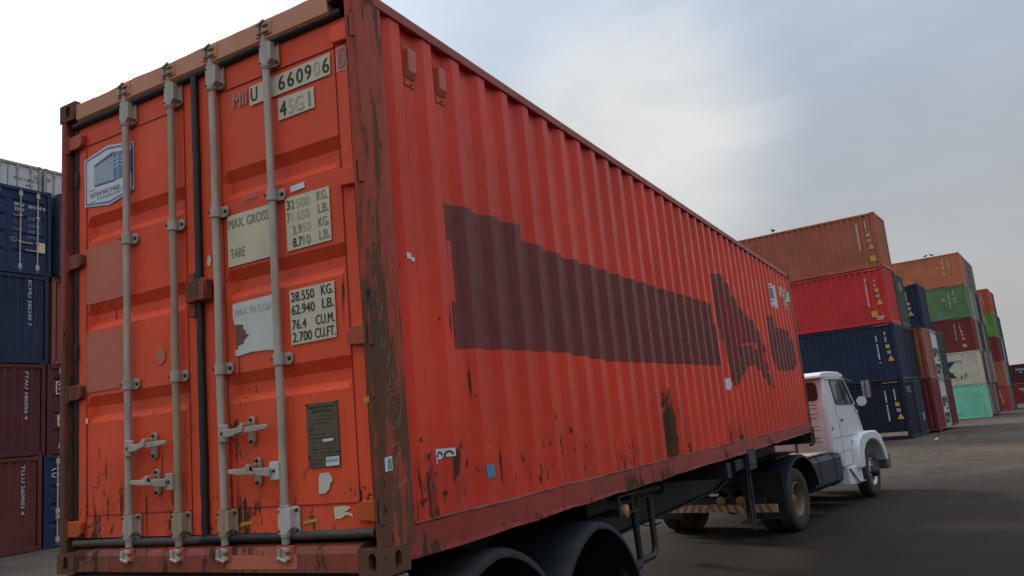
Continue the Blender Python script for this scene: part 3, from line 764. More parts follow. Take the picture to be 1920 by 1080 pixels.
# number panel
mb = MB(); poly_dec(mb, [(1.655, 2.462), (2.235, 2.470), (2.238, 2.588), (1.655, 2.572)], f1); np_ = mb.build('number_sticker', 'sticker_cream', dR)
mb = MB(); lettering(mb, 'MII', (1.522, f1, 2.485), XR, ZU, .085, .105); mb.build('ghost_letters', 'print_grey_red', dR)
mb = MB(); lettering(mb, 'U', (1.664, f2, 2.482), XR, ZU, .082, .048)
for ch, xx in (('6', 1.872), ('6', 1.937), ('0', 2.002), ('9', 2.062), ('6', 2.183)): lettering(mb, ch, (xx, f2, 2.486), XR, ZU, .082, .044)
mb.build('number_characters', 'print_black', np_)
mb = MB(); lettering(mb, '0', (2.122, f2, 2.490), XR, ZU, .078, .042); mb.build('faded_character', 'print_faint', np_)
mb = MB(); poly_dec(mb, [(2.277, 2.468), (2.343, 2.468), (2.343, 2.598), (2.277, 2.60)], DY-.0015); cd = mb.build('check_digit_sticker', 'sticker_cream', dR)
mb = MB(); poly_dec(mb, [(2.283, 2.475), (2.338, 2.475), (2.338, 2.586), (2.283, 2.588)], DY-.003); mb.build('check_digit_field', 'door_paint', cd)
mb = MB(); lettering(mb, '0', (2.288, DY-.0045, 2.482), XR, ZU, .09, .046); mb.build('check_digit', 'print_slate', cd)
mb = MB(); poly_dec(mb, [(1.862, 2.318), (2.118, 2.322), (2.118, 2.438), (1.862, 2.442)], f1); tp = mb.build('type_code_sticker', 'sticker_cream', dR)
mb = MB(); lettering(mb, '4', (1.872, f2, 2.334), XR, ZU, .086, .048); mb.build('type_character', 'print_black', tp)
mb = MB(); lettering(mb, '5G', (1.935, f2, 2.336), XR, ZU, .084, .105); mb.build('type_characters_faded', 'print_faint', tp)
mb = MB(); lettering(mb, '1', (2.078, f2, 2.336), XR, ZU, .086, .011); mb.build('type_character', 'print_faded', tp)
def panel(name, pts, mat, lines, par=dR):
    mb = MB(); poly_dec(mb, pts, f1); p = mb.build(name, mat, par)
    for (txt, x, z, h, w, mt) in lines:
        mb = MB(); lettering(mb, txt, (x, f2, z), XR, ZU, h, w); mb.build('weight_lettering', mt, p)
    return p
panel('weight_sticker', [(1.450, 1.590), (1.80, 1.594), (1.80, 1.876), (1.450, 1.876)], 'sticker_cream',
      [('MAX. GROSS', 1.458, 1.800, .052, .30, 'print_faded'), ('TARE', 1.468, 1.635, .052, .108, 'print_faded')])
panel('weight_sticker', [(1.884, 1.596), (2.184, 1.600), (2.184, 1.880), (1.882, 1.882)], 'sticker_cream',
      [('3', 1.892, 1.815, .048, .022, 'print_black'), ('2', 1.922, 1.815, .048, .022, 'print_faded'), ('500', 1.958, 1.815, .048, .088, 'print_faint'), ('KG.', 2.100, 1.822, .048, .070, 'print_faded'),
       ('7', 1.892, 1.748, .048, .022, 'print_faded'), ('1.650', 1.925, 1.748, .048, .12, 'print_faint'), ('LB.', 2.104, 1.755, .048, .070, 'print_faded'),
       ('3.9', 1.925, 1.678, .048, .062, 'print_faded'), ('50', 1.995, 1.678, .048, .055, 'print_faint'), ('KG.', 2.102, 1.684, .048, .070, 'print_faded'),
       ('8.7', 1.925, 1.611, .048, .062, 'print_black'), ('10', 1.995, 1.611, .048, .05, 'print_faded'), ('LB.', 2.104, 1.616, .048, .070, 'print_faded')])
panel('weight_sticker', [(1.884, 1.108), (2.182, 1.112), (2.184, 1.392), (1.883, 1.390)], 'sticker_cream',
      [(a, 1.894, z, .049, w, 'print_black') for a, z, w in (('28.550', 1.329, .155), ('62.940', 1.262, .155), ('76.4', 1.186, .095), ('2.700', 1.122, .128))] +
      [(a, x, z, .049, w, 'print_black') for a, x, z, w in (('KG.', 2.096, 1.334, .078), ('LB.', 2.100, 1.266, .074), ('CU.M.', 2.052, 1.190, .122), ('CU.FT.', 2.042, 1.124, .134))])
torn = [(1.470, 1.375), (1.474, 1.385), (1.80, 1.392), (1.80, 1.10), (1.71, 1.108), (1.60, 1.112), (1.505, 1.102), (1.480, 1.108), (1.482, 1.135), (1.502, 1.140), (1.504, 1.155), (1.545, 1.162), (1.552, 1.18), (1.588, 1.205), (1.562, 1.215), (1.565, 1.232), (1.545, 1.24), (1.548, 1.262), (1.520, 1.268), (1.482, 1.27), (1.470, 1.31)]
pt = panel('torn_payload_sticker', torn, 'sticker_paper', [('MAX. PAYLOAD', 1.488, 1.318, .040, .295, 'print_ghost')])
mb = MB(); poly_dec(mb, [(1.490, 1.14), (1.60, 1.19), (1.57, 1.275), (1.485, 1.272)], f1+.001); mb.build('bare_metal_patch', 'bare_patch', dR)
mb = MB(); poly_dec(mb, [(1.925, 1.905), (2.022, 1.910), (2.021, 1.942), (1.924, 1.938)], f1); mb.build('small_white_sticker', 'sticker_white', dR)
mb = MB(); lettering(mb, '10-140', (1.575, f1, 1.935), XR, ZU, .025, .10); mb.build('chalk_figures', 'chalk', dR)
# safety approval plate
mb = MB(); mb.box(1.960, 2.160, DY-.004, DY+.005, .495, .806); cs = mb.build('approval_plate', 'plate_brass', dR, bev=.0015)
mb = MB(); yy = DY-.0052
for tx, x, z, h, w in (('APPROVED FOR TRANSPORT', 1.972, .778, .012, .172), ('UNDER CUSTOMS SEAL', 1.992, .758, .012, .132), ('CSC', 1.975, .672, .016, .03)): lettering(mb, tx, (x, yy, z), XR, ZU, h, w)
for k in range(14):
    z = .738-.0175*k
    if abs(z-.675) < .012: continue
    xx = 1.972
    while xx < 2.14:
        w = random.uniform(.012, .04)
        if random.random() < .72: mb.quad((xx, yy, z), (min(xx+w, 2.148), yy, z), (min(xx+w, 2.148), yy, z+.004), (xx, yy, z+.004))
        xx += w+.006
mb.build('plate_engraving', 'plate_print', cs)
mb = MB(); poly_dec(mb, [(2.062, .615), (2.128, .617), (2.128, .629), (2.062, .628)], yy-.001); mb.build('plate_tag', 'sticker_white', cs)
mb = MB(); poly_dec(mb, [(2.075, .498), (2.158, .500), (2.158, .543), (2.075, .541)], yy-.001); tg = mb.build('plate_tag', 'sticker_white', cs)
mb = MB()
for k in range(14): mb.quad(*[(2.08+.0052*k+q, yy-.002, z) for q, z in ((0, .518), (.003, .518), (.003, .528), (0, .528))])
for k in range(7): mb.quad(*[(2.081+.0105*k+q, yy-.002, z) for q, z in ((0, .533), (.006, .533), (.006, .536), (0, .536))])
mb.build('tag_print', 'print_slate', tg)
mb = MB(); bolts(mb, [(1.968, .55), (2.152, .565), (1.966, .80), (2.155, .80)], DY-.004, .004); mb.build('plate_rivet', 'bolt_rust', cs)
mb = MB(); poly_dec(mb, [(2.018, .37), (2.06, .372), (2.085, .392), (2.09, .415), (2.108, .430), (2.100, .452), (2.085, .468), (2.03, .466), (2.022, .45), (2.018, .42)], f1); mb.build('torn_white_sticker', 'sticker_paper', dR)
mb = MB(); poly_dec(mb, [(2.107, .250), (2.15, .252), (2.18, .268), (2.208, .262), (2.222, .251), (2.222, .25), (2.215, .275), (2.17, .282), (2.195, .29), (2.208, .302), (2.18, .309), (2.107, .308)], f1); mb.build('torn_cream_sticker', 'sticker_cream', dR)
for xx in (1.470, 1.905):
    mb = MB(); poly_dec(mb, [(xx, .224), (xx+.012, .232), (xx+.095, .243), (xx+.095, .258), (xx+.02, .251), (xx, .24)], f1); mb.build('yellow_tape', 'sticker_yellow', dR)
mb = MB()
def scribble(pts, r=.0012): mb.tube(pts, r, 4)
scribble([(.245, f1, .215), (.252, f1, .285), (.275, f1, .225), (.292, f1, .285), (.300, f1, .215)])
scribble([(.37, f1, .285), (.335, f1, .278), (.345, f1, .255), (.375, f1, .238), (.365, f1, .218), (.335, f1, .222)])
mb.build('chalk_letters', 'chalk', dL)
mb = MB(); mb.tube([(1.278, f1, 1.655), (1.268, f1, 1.64)], .001, 4)
poly_dec(mb, [(1.282, 1.635), (1.306, 1.625), (1.318, 1.66), (1.305, 1.69), (1.287, 1.678)], f1); mb.build('torn_white_sticker', 'sticker_paper', dR)
mb = MB(); poly_dec(mb, [(.195, .862), (.215, .855), (.218, .885), (.2, .893)], f1); mb.build('small_torn_sticker', 'sticker_white', dL)
mb = MB(); poly_dec(mb, [(.88+.045*math.cos(k*math.pi/8), 1.182+.05*math.sin(k*math.pi/8)) for k in range(16)], f1+.001); mb.build('round_sticker_ghost', 'faded_paint', dL)
# chalk and stickers on the right post
px = W+.0022
mb = MB()
def chalkline(pts): mb.tube([(px, y, z) for y, z in pts], .0010, 4)
chalkline([(.055, 1.02), (.075, 1.075), (.09, 1.06), (.075, 1.02)]); chalkline([(.085, .92), (.125, 1.01)])
chalkline([(.09, .90), (.115, .905), (.11, .87), (.085, .82), (.13, .835)]); chalkline([(.13, .905), (.15, .91)]); chalkline([(.13, .905), (.135, .875), (.15, .87), (.145, .84)])
chalkline([(.075, .72), (.10, .80), (.15, .81), (.18, .76), (.165, .68), (.15, .64)]); chalkline([(.11, .76), (.14, .765), (.13, .71), (.16, .705), (.13, .65), (.10, .64)])
chalkline([(.08, .555), (.13, .58), (.17, .565), (.15, .53), (.11, .50)]); chalkline([(.09, .545), (.15, .50), (.20, .47)]); chalkline([(.12, .50), (.10, .42), (.105, .365), (.19, .41)])
mb.build('chalk_scribble', 'chalk', pr)
mb = MB(); mb.quad((px, .030, .452), (px, .085, .458), (px, .085, .520), (px, .030, .515)); gs = mb.build('green_sticker', 'sticker_white', pr)
mb = MB(); mb.quad((px+.001, .050, .462), (px+.001, .080, .464), (px+.001, .078, .512), (px+.001, .052, .510)); mb.build('green_print', 'print_teal', gs)
mb = MB(); mb.quad((2.362, -.0022, .775), (2.398, -.0022, .775), (2.398, -.0022, .80), (2.368, -.0022, .80)); mb.build('orange_tag', 'sticker_yellow', pr)

# ------------------------------------------------------------------ wheels
TY = [(-.105, .285), (-.13, .33), (-.135, .42), (-.122, .475), (-.10, .500), (-.06, .508), (.06, .508), (.10, .500), (.122, .475), (.135, .42), (.13, .33), (.105, .285), (-.105, .285)]
def wheel(par, x, y, out, rim, dual=True, z=.508, k=1.0, name='wheel'):
    """out = +1/-1: which way the outer face looks; parts tyre (one or two), rim, hub"""
    w = MB(); w.lathe([(o*k, r*k) for o, r in TY], (x, y, z), 0, 44); o = w.build(name, 'tyre', par, smooth=True)
    if dual:
        w = MB(); w.lathe([(q*k, r*k) for q, r in TY], (x-out*.30, y, z), 0, 44); w.build('inner_tyre', 'tyre', par, smooth=True)
    w = MB()
    if dual: pr_ = [(.10, .288), (.112, .27), (.10, .255), (.02, .235), (-.08, .215), (-.09, .12), (-.085, .0)]
    else: pr_ = [(.105, .288), (.115, .275), (.09, .26), (.06, .24), (.085, .20), (.10, .14), (.10, 0)]
    w.lathe([(out*q*k, r*k) for q, r in pr_], (x, y, z), 0, 36); w.build('rim', rim, o, smooth=True)
    w = MB(); h0 = -.085 if dual else .10
    w.lathe([(out*(h0), .11), (out*(h0+.10), .095), (out*(h0+.13), .07), (out*(h0+.14), 0)], (x, y, z), 0, 20); w.build('hub', 'hub_dark' if not dual else rim, o, smooth=True)
    w = MB()
    for i in range(8):
        a = 2*math.pi*i/8; w.lathe([(out*h0, .016), (out*(h0+.03), .014), (out*(h0+.03), 0)], (x, y+.155*math.cos(a), z+.155*math.sin(a)), 0, 6)
    q = w.build('wheel_nuts', 'hub_dark', o); q['kind'] = 'stuff'
    return o

# ------------------------------------------------------------------ the skeletal trailer
tr_ = empty('container_trailer', (1.219, 5, 0), 0, 'black skeletal semi trailer carrying the large orange container', 'trailer')
class TB(MB):                                    # trailer parts are written in world coordinates
    def build(s, *a, **k):
        s.v = [(p[0]-1.219, p[1]-5, p[2]) for p in s.v]
        return MB.build(s, *a, **k)
for x in (.72, 1.72):
    mb = TB(); mb.prism([(.12, 1.03), (7.9, 1.06), (9.0, 1.22), (12.25, 1.24), (12.25, 1.47), (.12, 1.47)], 0, x-.008, x+.008)
    mb.box(x-.07, x+.07, .12, 12.25, 1.471, 1.49); mb.prism([(.12, 1.029), (7.9, 1.059), (9.0, 1.219), (9.0, 1.20), (7.9, 1.04), (.12, 1.01)], 0, x-.07, x+.07)
    mb.build('main_beam', 'chassis_black', tr_)
for y in (1.7, 3.4, 4.6, 5.8, 8.4, 9.8, 11.2):
    mb = TB(); mb.box(.74, 1.70, y-.06, y+.06, 1.15, 1.45); mb.build('cross_beam', 'chassis_black', tr_)
def bolster(y, mat, z0=1.34, xr=2.42):
    mb = TB(); mb.box(.02, xr, y-.08, y+.08, z0, 1.505); mb.build('bolster', mat, tr_, bev=.006)
    for x in (.08, 2.36):
        mb = TB(); mb.lathe([(-.14, .03), (-.12, .05), (.012, .05), (.012, 0)], (x, y, 1.50), 2, 12); mb.build('twist_lock', 'chassis_black', tr_)
bolster(.10, 'wood_pale', 1.36); bolster(6.15, 'chassis_black'); bolster(12.10, 'chassis_black', 1.36)
mb = TB(); mb.box(1.72, 2.38, 6.62, 7.36, 1.37, 1.498); mb.build('side_outrigger', 'chassis_blue_black', tr_, bev=.008)
mb = TB(); mb.box(2.38, 2.445, 7.05, 7.42, 1.34, 1.60); mb.box(2.39, 2.455, 7.10, 7.36, 1.40, 1.44); mb.build('guide_plate', 'chassis_blue_black', tr_, bev=.006)
mb = TB(); mb.box(2.2, 2.44, 12.20, 12.30, 1.36, 1.62); mb.tube([(2.40, 12.24, 1.50), (2.42, 12.26, 1.40), (2.40, 12.2, 1.33), (2.36, 12.1, 1.32)], .022, 8); mb.build('front_lock', 'chassis_black', tr_, bev=.006)
mb = TB(); mb.box(1.45, 2.05, -.06, .01, 1.46, 1.50); mb.build('packing_board', 'wood_pale', tr_, bev=.004)
for y in (.95, 2.37):
    mb = TB(); mb.tube([(.3, y, .508), (2.14, y, .508)], .075, 12); mb.build('axle', 'chassis_black', tr_)
    mb = TB(); mb.box(.68, .76, y-.55, y+.55, .62, .70); mb.box(1.68, 1.76, y-.55, y+.55, .62, .70); mb.box(.66, .78, y-.1, y+.1, .5, 1.06); mb.box(1.66, 1.78, y-.1, y+.1, .5, 1.06); mb.build('spring', 'chassis_black', tr_)
    for out, x in ((1, 2.29), (-1, .148)):
        w = wheel(tr_, x-1.219, y-5, out, 'rim_dusty', True, .508, 1.0)
def mudguard(y, mat, lipmat, x0, x1, zc=.60, a1=172):
    mb = TB(); n = 26; sec = []
    for i in range(n+1):
        a = R(8+(a1-8)*i/n); r = .805 if 3 < i < n-3 else .80
        rz = .82*(1-.05*abs(math.cos(a)))
        yy = y-.80*math.cos(a); zz = zc+rz*math.sin(a)
        y2 = y-.775*math.cos(a); z2 = zc+(rz-.022)*math.sin(a)
        y3 = y-.79*math.cos(a); z3 = zc+(rz-.012)*math.sin(a)
        sec.append([(x0, yy, zz), (x1-.05, yy, zz), (x1-.012, y3, z3), (x1, y2-0, z2-.012), (x1, y-.745*math.cos(a), zc+(rz-.055)*math.sin(a)), (x1-.02, y-.745*math.cos(a), zc+(rz-.055)*math.sin(a)), (x1-.02, y2, z2), (x0, y2, z2)])
    k = 8
    mb.add([q for r_ in sec for q in r_], [(i*k+j, i*k+(j+1) % k, (i+1)*k+(j+1) % k, (i+1)*k+j) for i in range(n) for j in range(k)]+[tuple(range(k)), tuple(n*k+j for j in range(k))])
    return mb.build('mudguard', mat, tr_, smooth=True)
mudguard(2.37, 'mudguard', None, 1.72, 2.43); mudguard(.98, 'mudguard_scuffed', None, 1.72, 2.44, .655, 140)
mudguard(2.37, 'mudguard', None, .005, .70); mudguard(.98, 'mudguard_scuffed', None, .0, .70, .655, 140)
for pts in ([(2.33, 3.33, 1.42), (2.33, 3.36, 1.02), (2.33, 3.355, .965), (2.33, 3.31, .935), (2.33, 2.95, .93)], [(2.33, 3.73, 1.42), (2.33, 3.735, 1.03), (2.33, 3.72, .985), (2.33, 3.66, .955), (2.31, 2.98, .965)]):
    mb = TB(); mb.tube(pts, .028, 10); mb.build('guard_pipe', 'chassis_black', tr_, smooth=True)
mb = TB()
for a in ((2.12, 2.40, 2.86, 3.28, 1.513, 1.527), (2.12, 2.40, 2.86, 3.28, 1.375, 1.385), (2.12, 2.132, 2.86, 3.28, 1.385, 1.513), (2.385, 2.40, 3.14, 3.16, 1.385, 1.513), (2.385, 2.40, 3.265, 3.28, 1.385, 1.513), (2.385, 2.40, 2.86, 2.90, 1.385, 1.513)): mb.box(*a)
mb.box(1.74, 2.12, 2.9, 3.2, 1.30, 1.45); mb.build('lamp_bracket', 'chassis_black', tr_)
mb = TB(); mb.lathe([(0, .052), (.03, .05), (.038, .03), (.04, 0)], (2.385, 2.98, 1.405), 0, 16); mb.build('side_lamp', 'lamp_amber', tr_, smooth=True)
mb = TB(); mb.tube([(2.05, 3.9, 1.43), (2.05, 4.74, 1.41)], .045, 12); mb.lathe([(0, 0), (0, .075), (.02, .075), (.02, 0)], (2.05, 4.74, 1.41), 1, 18); mb.box(1.75, 2.05, 4.0, 4.1, 1.38, 1.46); mb.box(1.75, 2.05, 4.5, 4.6, 1.38, 1.46); mb.build('winch_roller', 'chassis_black', tr_, smooth=True)
for x in (.49, 1.95):
    mb = TB(); mb.box(x-.05, x+.05, 8.69, 8.81, .85, 1.30); mb.box(x-.036, x+.036, 8.705, 8.795, .52, .85)
    mb.box(x-.10, x+.10, 8.62, 8.88, .50, .52); mb.prism([(8.64, .52), (8.86, .52), (8.79, .62), (8.71, .62)], 0, x-.015, x+.015)
    mb.build('landing_leg', 'chassis_black', tr_, bev=.005)
    mb = TB(); mb.tube([(x, 8.75, .95), (1.219+(x-1.219)*.7, 9.5, 1.26)], .022, 8); mb.build('leg_brace', 'chassis_black', tr_)
mb = TB(); mb.tube([(.49, 8.75, 1.0), (1.95, 8.75, 1.0)], .022, 8); mb.build('leg_shaft', 'chassis_black', tr_)
mb = TB(); mb.box(1.74, 2.02, 8.66, 8.84, 1.22, 1.32); mb.build('leg_bracket', 'chassis_black', tr_)
mb = TB(); mb.tube([(2.38, 7.22, 1.34), (2.385, 7.2, .80), (2.36, 7.18, .62)], .02, 8); mb.build('side_stay', 'chassis_blue_black', tr_)
mb = TB(); mb.box(.35, 2.09, 10.4, 12.2, 1.225, 1.24); mb.build('coupling_plate', 'chassis_black', tr_)
for i in range(3):
    mb = TB(); a = .95+i*.1
    mb.tube([(a, 12.2, 1.40), (a+.1, 12.6, 1.05+.05*i), (a+.2, 13.0, 1.0), (a+.22, 13.4, 1.45)], .012, 6); mb.build('air_hose', 'chassis_black', tr_, smooth=True)

# ------------------------------------------------------------------ the tractor
tk = empty('tractor_truck', (.985, 11.25, 0), -R(10.1), 'white short nosed tractor truck coupled in front of the orange container', 'truck')
for x in (-.42, .42):
    mb = MB(); mb.box(x-.04, x+.04, -.85, 5.7, .74, .99); mb.build('chassis_rail', 'chassis_black', tk, bev=.005)
for y in (-.8, .9, 2.2, 3.4, 5.4):
    mb = MB(); mb.box(-.38, .38, y-.05, y+.05, .78, .95); mb.build('chassis_cross_member', 'chassis_black', tk)
for y, rim, dual, x in ((.2, 'rim_dusty', True, 1.075), (4.72, 'rim_silver', False, 1.06)):
    for out in (1, -1):
        wheel(tk, out*x, y, out, rim, dual)
    mb = MB(); mb.tube([(-.9, y, .508), (.9, y, .508)], .07, 12)
    if dual: mb.lathe([(-.22, .08), (-.16, .2), (0, .25), (.16, .2), (.22, .08)], (0, y, .508), 0, 20)
    mb.build('axle', 'chassis_black', tk, smooth=True)
mb = MB(); mb.prism([(-.45, 1.03), (.9, 1.03), (.9, 1.10), (.2, 1.17), (-.45, 1.08)], 0, -.5, .5); mb.build('fifth_wheel', 'chassis_black', tk, bev=.01)
mb = MB(); mb.box(-.6, .6, -.2, 1.0, .99, 1.03); mb.build('coupling_base', 'chassis_black', tk)
def arch(name, yc, zc, r0, a0, a1, x0, x1, mat, rz=None, th=.025, lip=.05):
    mb = MB(); n = 24; sec = []; rz = rz or r0
    for i in range(n+1):
        a = R(a0+(a1-a0)*i/n); cy, sz_ = math.cos(a), math.sin(a)
        f = lambda x, d: (x, yc-(r0-d)*cy, zc+(rz-d)*sz_)
        sec.append([f(x0, 0), f(x1-.03, 0), f(x1, .02), f(x1, lip), f(x1-.02, lip), f(x1-.02, th), f(x0, th)])
    k = 7
    mb.add([q for r_ in sec for q in r_], [(i*k+j, i*k+(j+1) % k, (i+1)*k+(j+1) % k, (i+1)*k+j) for i in range(n) for j in range(k)]+[tuple(range(k)), tuple(n*k+j for j in range(k))])
    return mb.build(name, mat, tk, smooth=True)
for s in (1, -1):
    arch('rear_mudguard', .42, .52, .80, 2, 172, s*.66, s*1.24, 'chassis_blue_black', .70)
    mb = MB(); mb.box(s*.64, s*1.22, -.46, -.44, .28, 1.02); mb.build('mud_flap', 'chassis_black', tk)
# striped board at the tail
mb = MB(); mb.box(-1.16, 1.2, -.80, -.775, .43, .555); sb = mb.build('striped_board', 'stripe_white', tk)
for i in range(17):
    x = -1.15+i*.138; d = .06 if i < 9 else -.06
    if x+.07+abs(d) > 1.19 or x+d < -1.155: continue
    mb = MB(); mb.add([(x, -.8015, .432), (x+.068, -.8015, .432), (x+.068+d, -.8015, .553), (x+d, -.8015, .553)], [(0, 1, 2, 3)]); mb.build('stripe', 'stripe_red', sb)
for x in (-.72, .28, .62):
    mb = MB(); mb.lathe([(0, .075), (-.05, .07), (-.06, .04), (-.06, 0)], (x, -.80, .615), 1, 16); mb.build('tail_lamp', 'lamp_amber', tk, smooth=True)
mb = MB(); mb.box(-1.0, 1.0, -.77, -.70, .56, .66); mb.build('tail_beam', 'chassis_black', tk)
for s in (-1, 1):
    mb = MB(); mb.box(s*.40, s*.46, -.78, -.72, .66, .80); mb.build('tail_bracket', 'chassis_black', tk)
# tanks and deck
mb = MB(); mb.prism([(.60, .55), (.68, .47), (1.04, .47), (1.13, .56), (1.13, .98), (1.05, 1.08), (.66, 1.08), (.60, 1.0)], 1, 1.28, 2.9); tank = mb.build('fuel_tank', 'chassis_blue_black', tk, bev=.02)
for y in (1.65, 2.5):
    mb = MB(); mb.prism([(.595, .545), (.675, .462), (1.045, .462), (1.138, .555), (1.138, .985), (1.055, 1.088), (.655, 1.088), (.595, 1.005)], 1, y-.025, y+.025); mb.build('tank_strap', 'chassis_black', tank)
mb = MB(); mb.box(-1.1, -.6, 1.3, 2.6, .5, 1.05); mb.build('battery_box', 'chassis_black', tk, bev=.02)
mb = MB(); mb.box(-1.05, 1.08, 1.2, 2.30, 1.10, 1.125); mb.build('catwalk', 'deck_cream', tk)
mb = MB(); mb.tube([(.58, 2.1, 1.12), (.60, 2.15, 1.75)], .03, 8); mb.build('hose_post', 'bolt_rust', tk)
# cab
prof = [(2.80, 1.02, 1.12), (2.58, 1.06, 1.12), (2.56, 2.05, 1.12), (2.60, 2.50, 1.12), (3.66, 2.52, 1.12), (3.84, 2.48, 1.12), (4.40, 1.89, 1.12), (4.56, 1.72, 1.12), (4.76, 1.34, 1.12), (4.74, 1.20, 1.12), (3.80, 1.20, 1.12), (3.70, 1.05, 1.12), (3.64, .74, 1.12), (3.04, .74, 1.12), (2.96, 1.0, 1.12)]
mb = MB(); n = len(prof)
mb.add([(w, y, z) for y, z, w in prof]+[(-w, y, z) for y, z, w in prof], [tuple(range(n)), tuple(range(2*n-1, n-1, -1))]+[(i, i+n, (i+1) % n+n, (i+1) % n) for i in range(n)])
cab = mb.build('cab', 'cab_white', tk, bev=.045)
cab.modifiers['bevel'].segments = 3
cab.data.shade_smooth(); cab.data.set_sharp_from_angle(angle=R(50))
def cx_(z): return 1.12
mb = MB(); pf = [(2.47, 2.505), (2.47, 2.56), (2.58, 2.615), (3.0, 2.64), (3.65, 2.625), (3.88, 2.575), (3.96, 2.51)]
mb.prism(pf, 0, -1.115, 1.115); rf = mb.build('cab_roof', 'cab_white', tk, bev=.05)
rf.modifiers['bevel'].segments = 3; rf.data.shade_smooth(); rf.data.set_sharp_from_angle(angle=R(50))
mb = MB(); mb.box(-1.03, 1.03, 2.545, 2.557, 1.08, 2.46); mb.build('cab_back_panel', 'cab_back', tk, bev=.004)
for z in (2.0, 1.82, 1.58, 1.36):
    mb = MB(); mb.box(-.95, .93, 2.538, 2.550, z, z+.012); mb.build('cab_groove', 'cab_groove', tk)
    mb = MB(); mb.box(-.95, .93, 2.525, 2.550, z-.055, z-.02); mb.build('cab_ridge', 'cab_back', tk, bev=.008)
def rrect(x0, x1, z0, z1, r, n=4):
    P = []
    for cx, cz, a in ((x1-r, z1-r, 0), (x0+r, z1-r, 90), (x0+r, z0+r, 180), (x1-r, z0+r, 270)):
        for k in range(n+1): P.append((cx+r*math.cos(R(a+90*k/n)), cz+r*math.sin(R(a+90*k/n))))
    return P
for s in (1, -1):
    P = rrect(.14, .98, 2.10, 2.43, .07)
    mb = MB(); mb.add([(s*p[0], 2.536, p[1]) for p in P], [tuple(range(len(P)))]); wn = mb.build('rear_window', 'window_dark', tk)
    mb = MB(); mb.tube([(s*p[0], 2.538, p[1]) for p in P+P[:2]], .016, 6, False); mb.build('window_seal', 'rubber', wn)
def sidewin(pts, name):
    for s in (1, -1):
        mb = MB(); mb.add([(s*(cx_(z)+.004), y, z) for y, z in pts], [tuple(range(len(pts)))]); w = mb.build(name, 'window_glass', tk)
        mb = MB(); mb.tube([(s*(cx_(z)+.006), y, z) for y, z in pts+pts[:2]], .013, 6, False); mb.build('window_seal', 'rubber', w)
sidewin([(2.94, 2.455), (3.48, 2.455), (3.80, 1.955), (3.12, 1.985)], 'door_window')
sidewin([(3.58, 2.455), (3.76, 2.44), (4.24, 1.945), (3.90, 1.952)], 'quarter_window')
mb = MB(); mb.add([(x, y, z) for x, y, z in ((-.95, 3.965, 2.36), (.95, 3.965, 2.36), (1.03, 4.362, 1.94), (-1.03, 4.362, 1.94))], [(0, 1, 2, 3)]); mb.build('windscreen', 'window_glass', tk)
def bez(pts, q=3): return pts
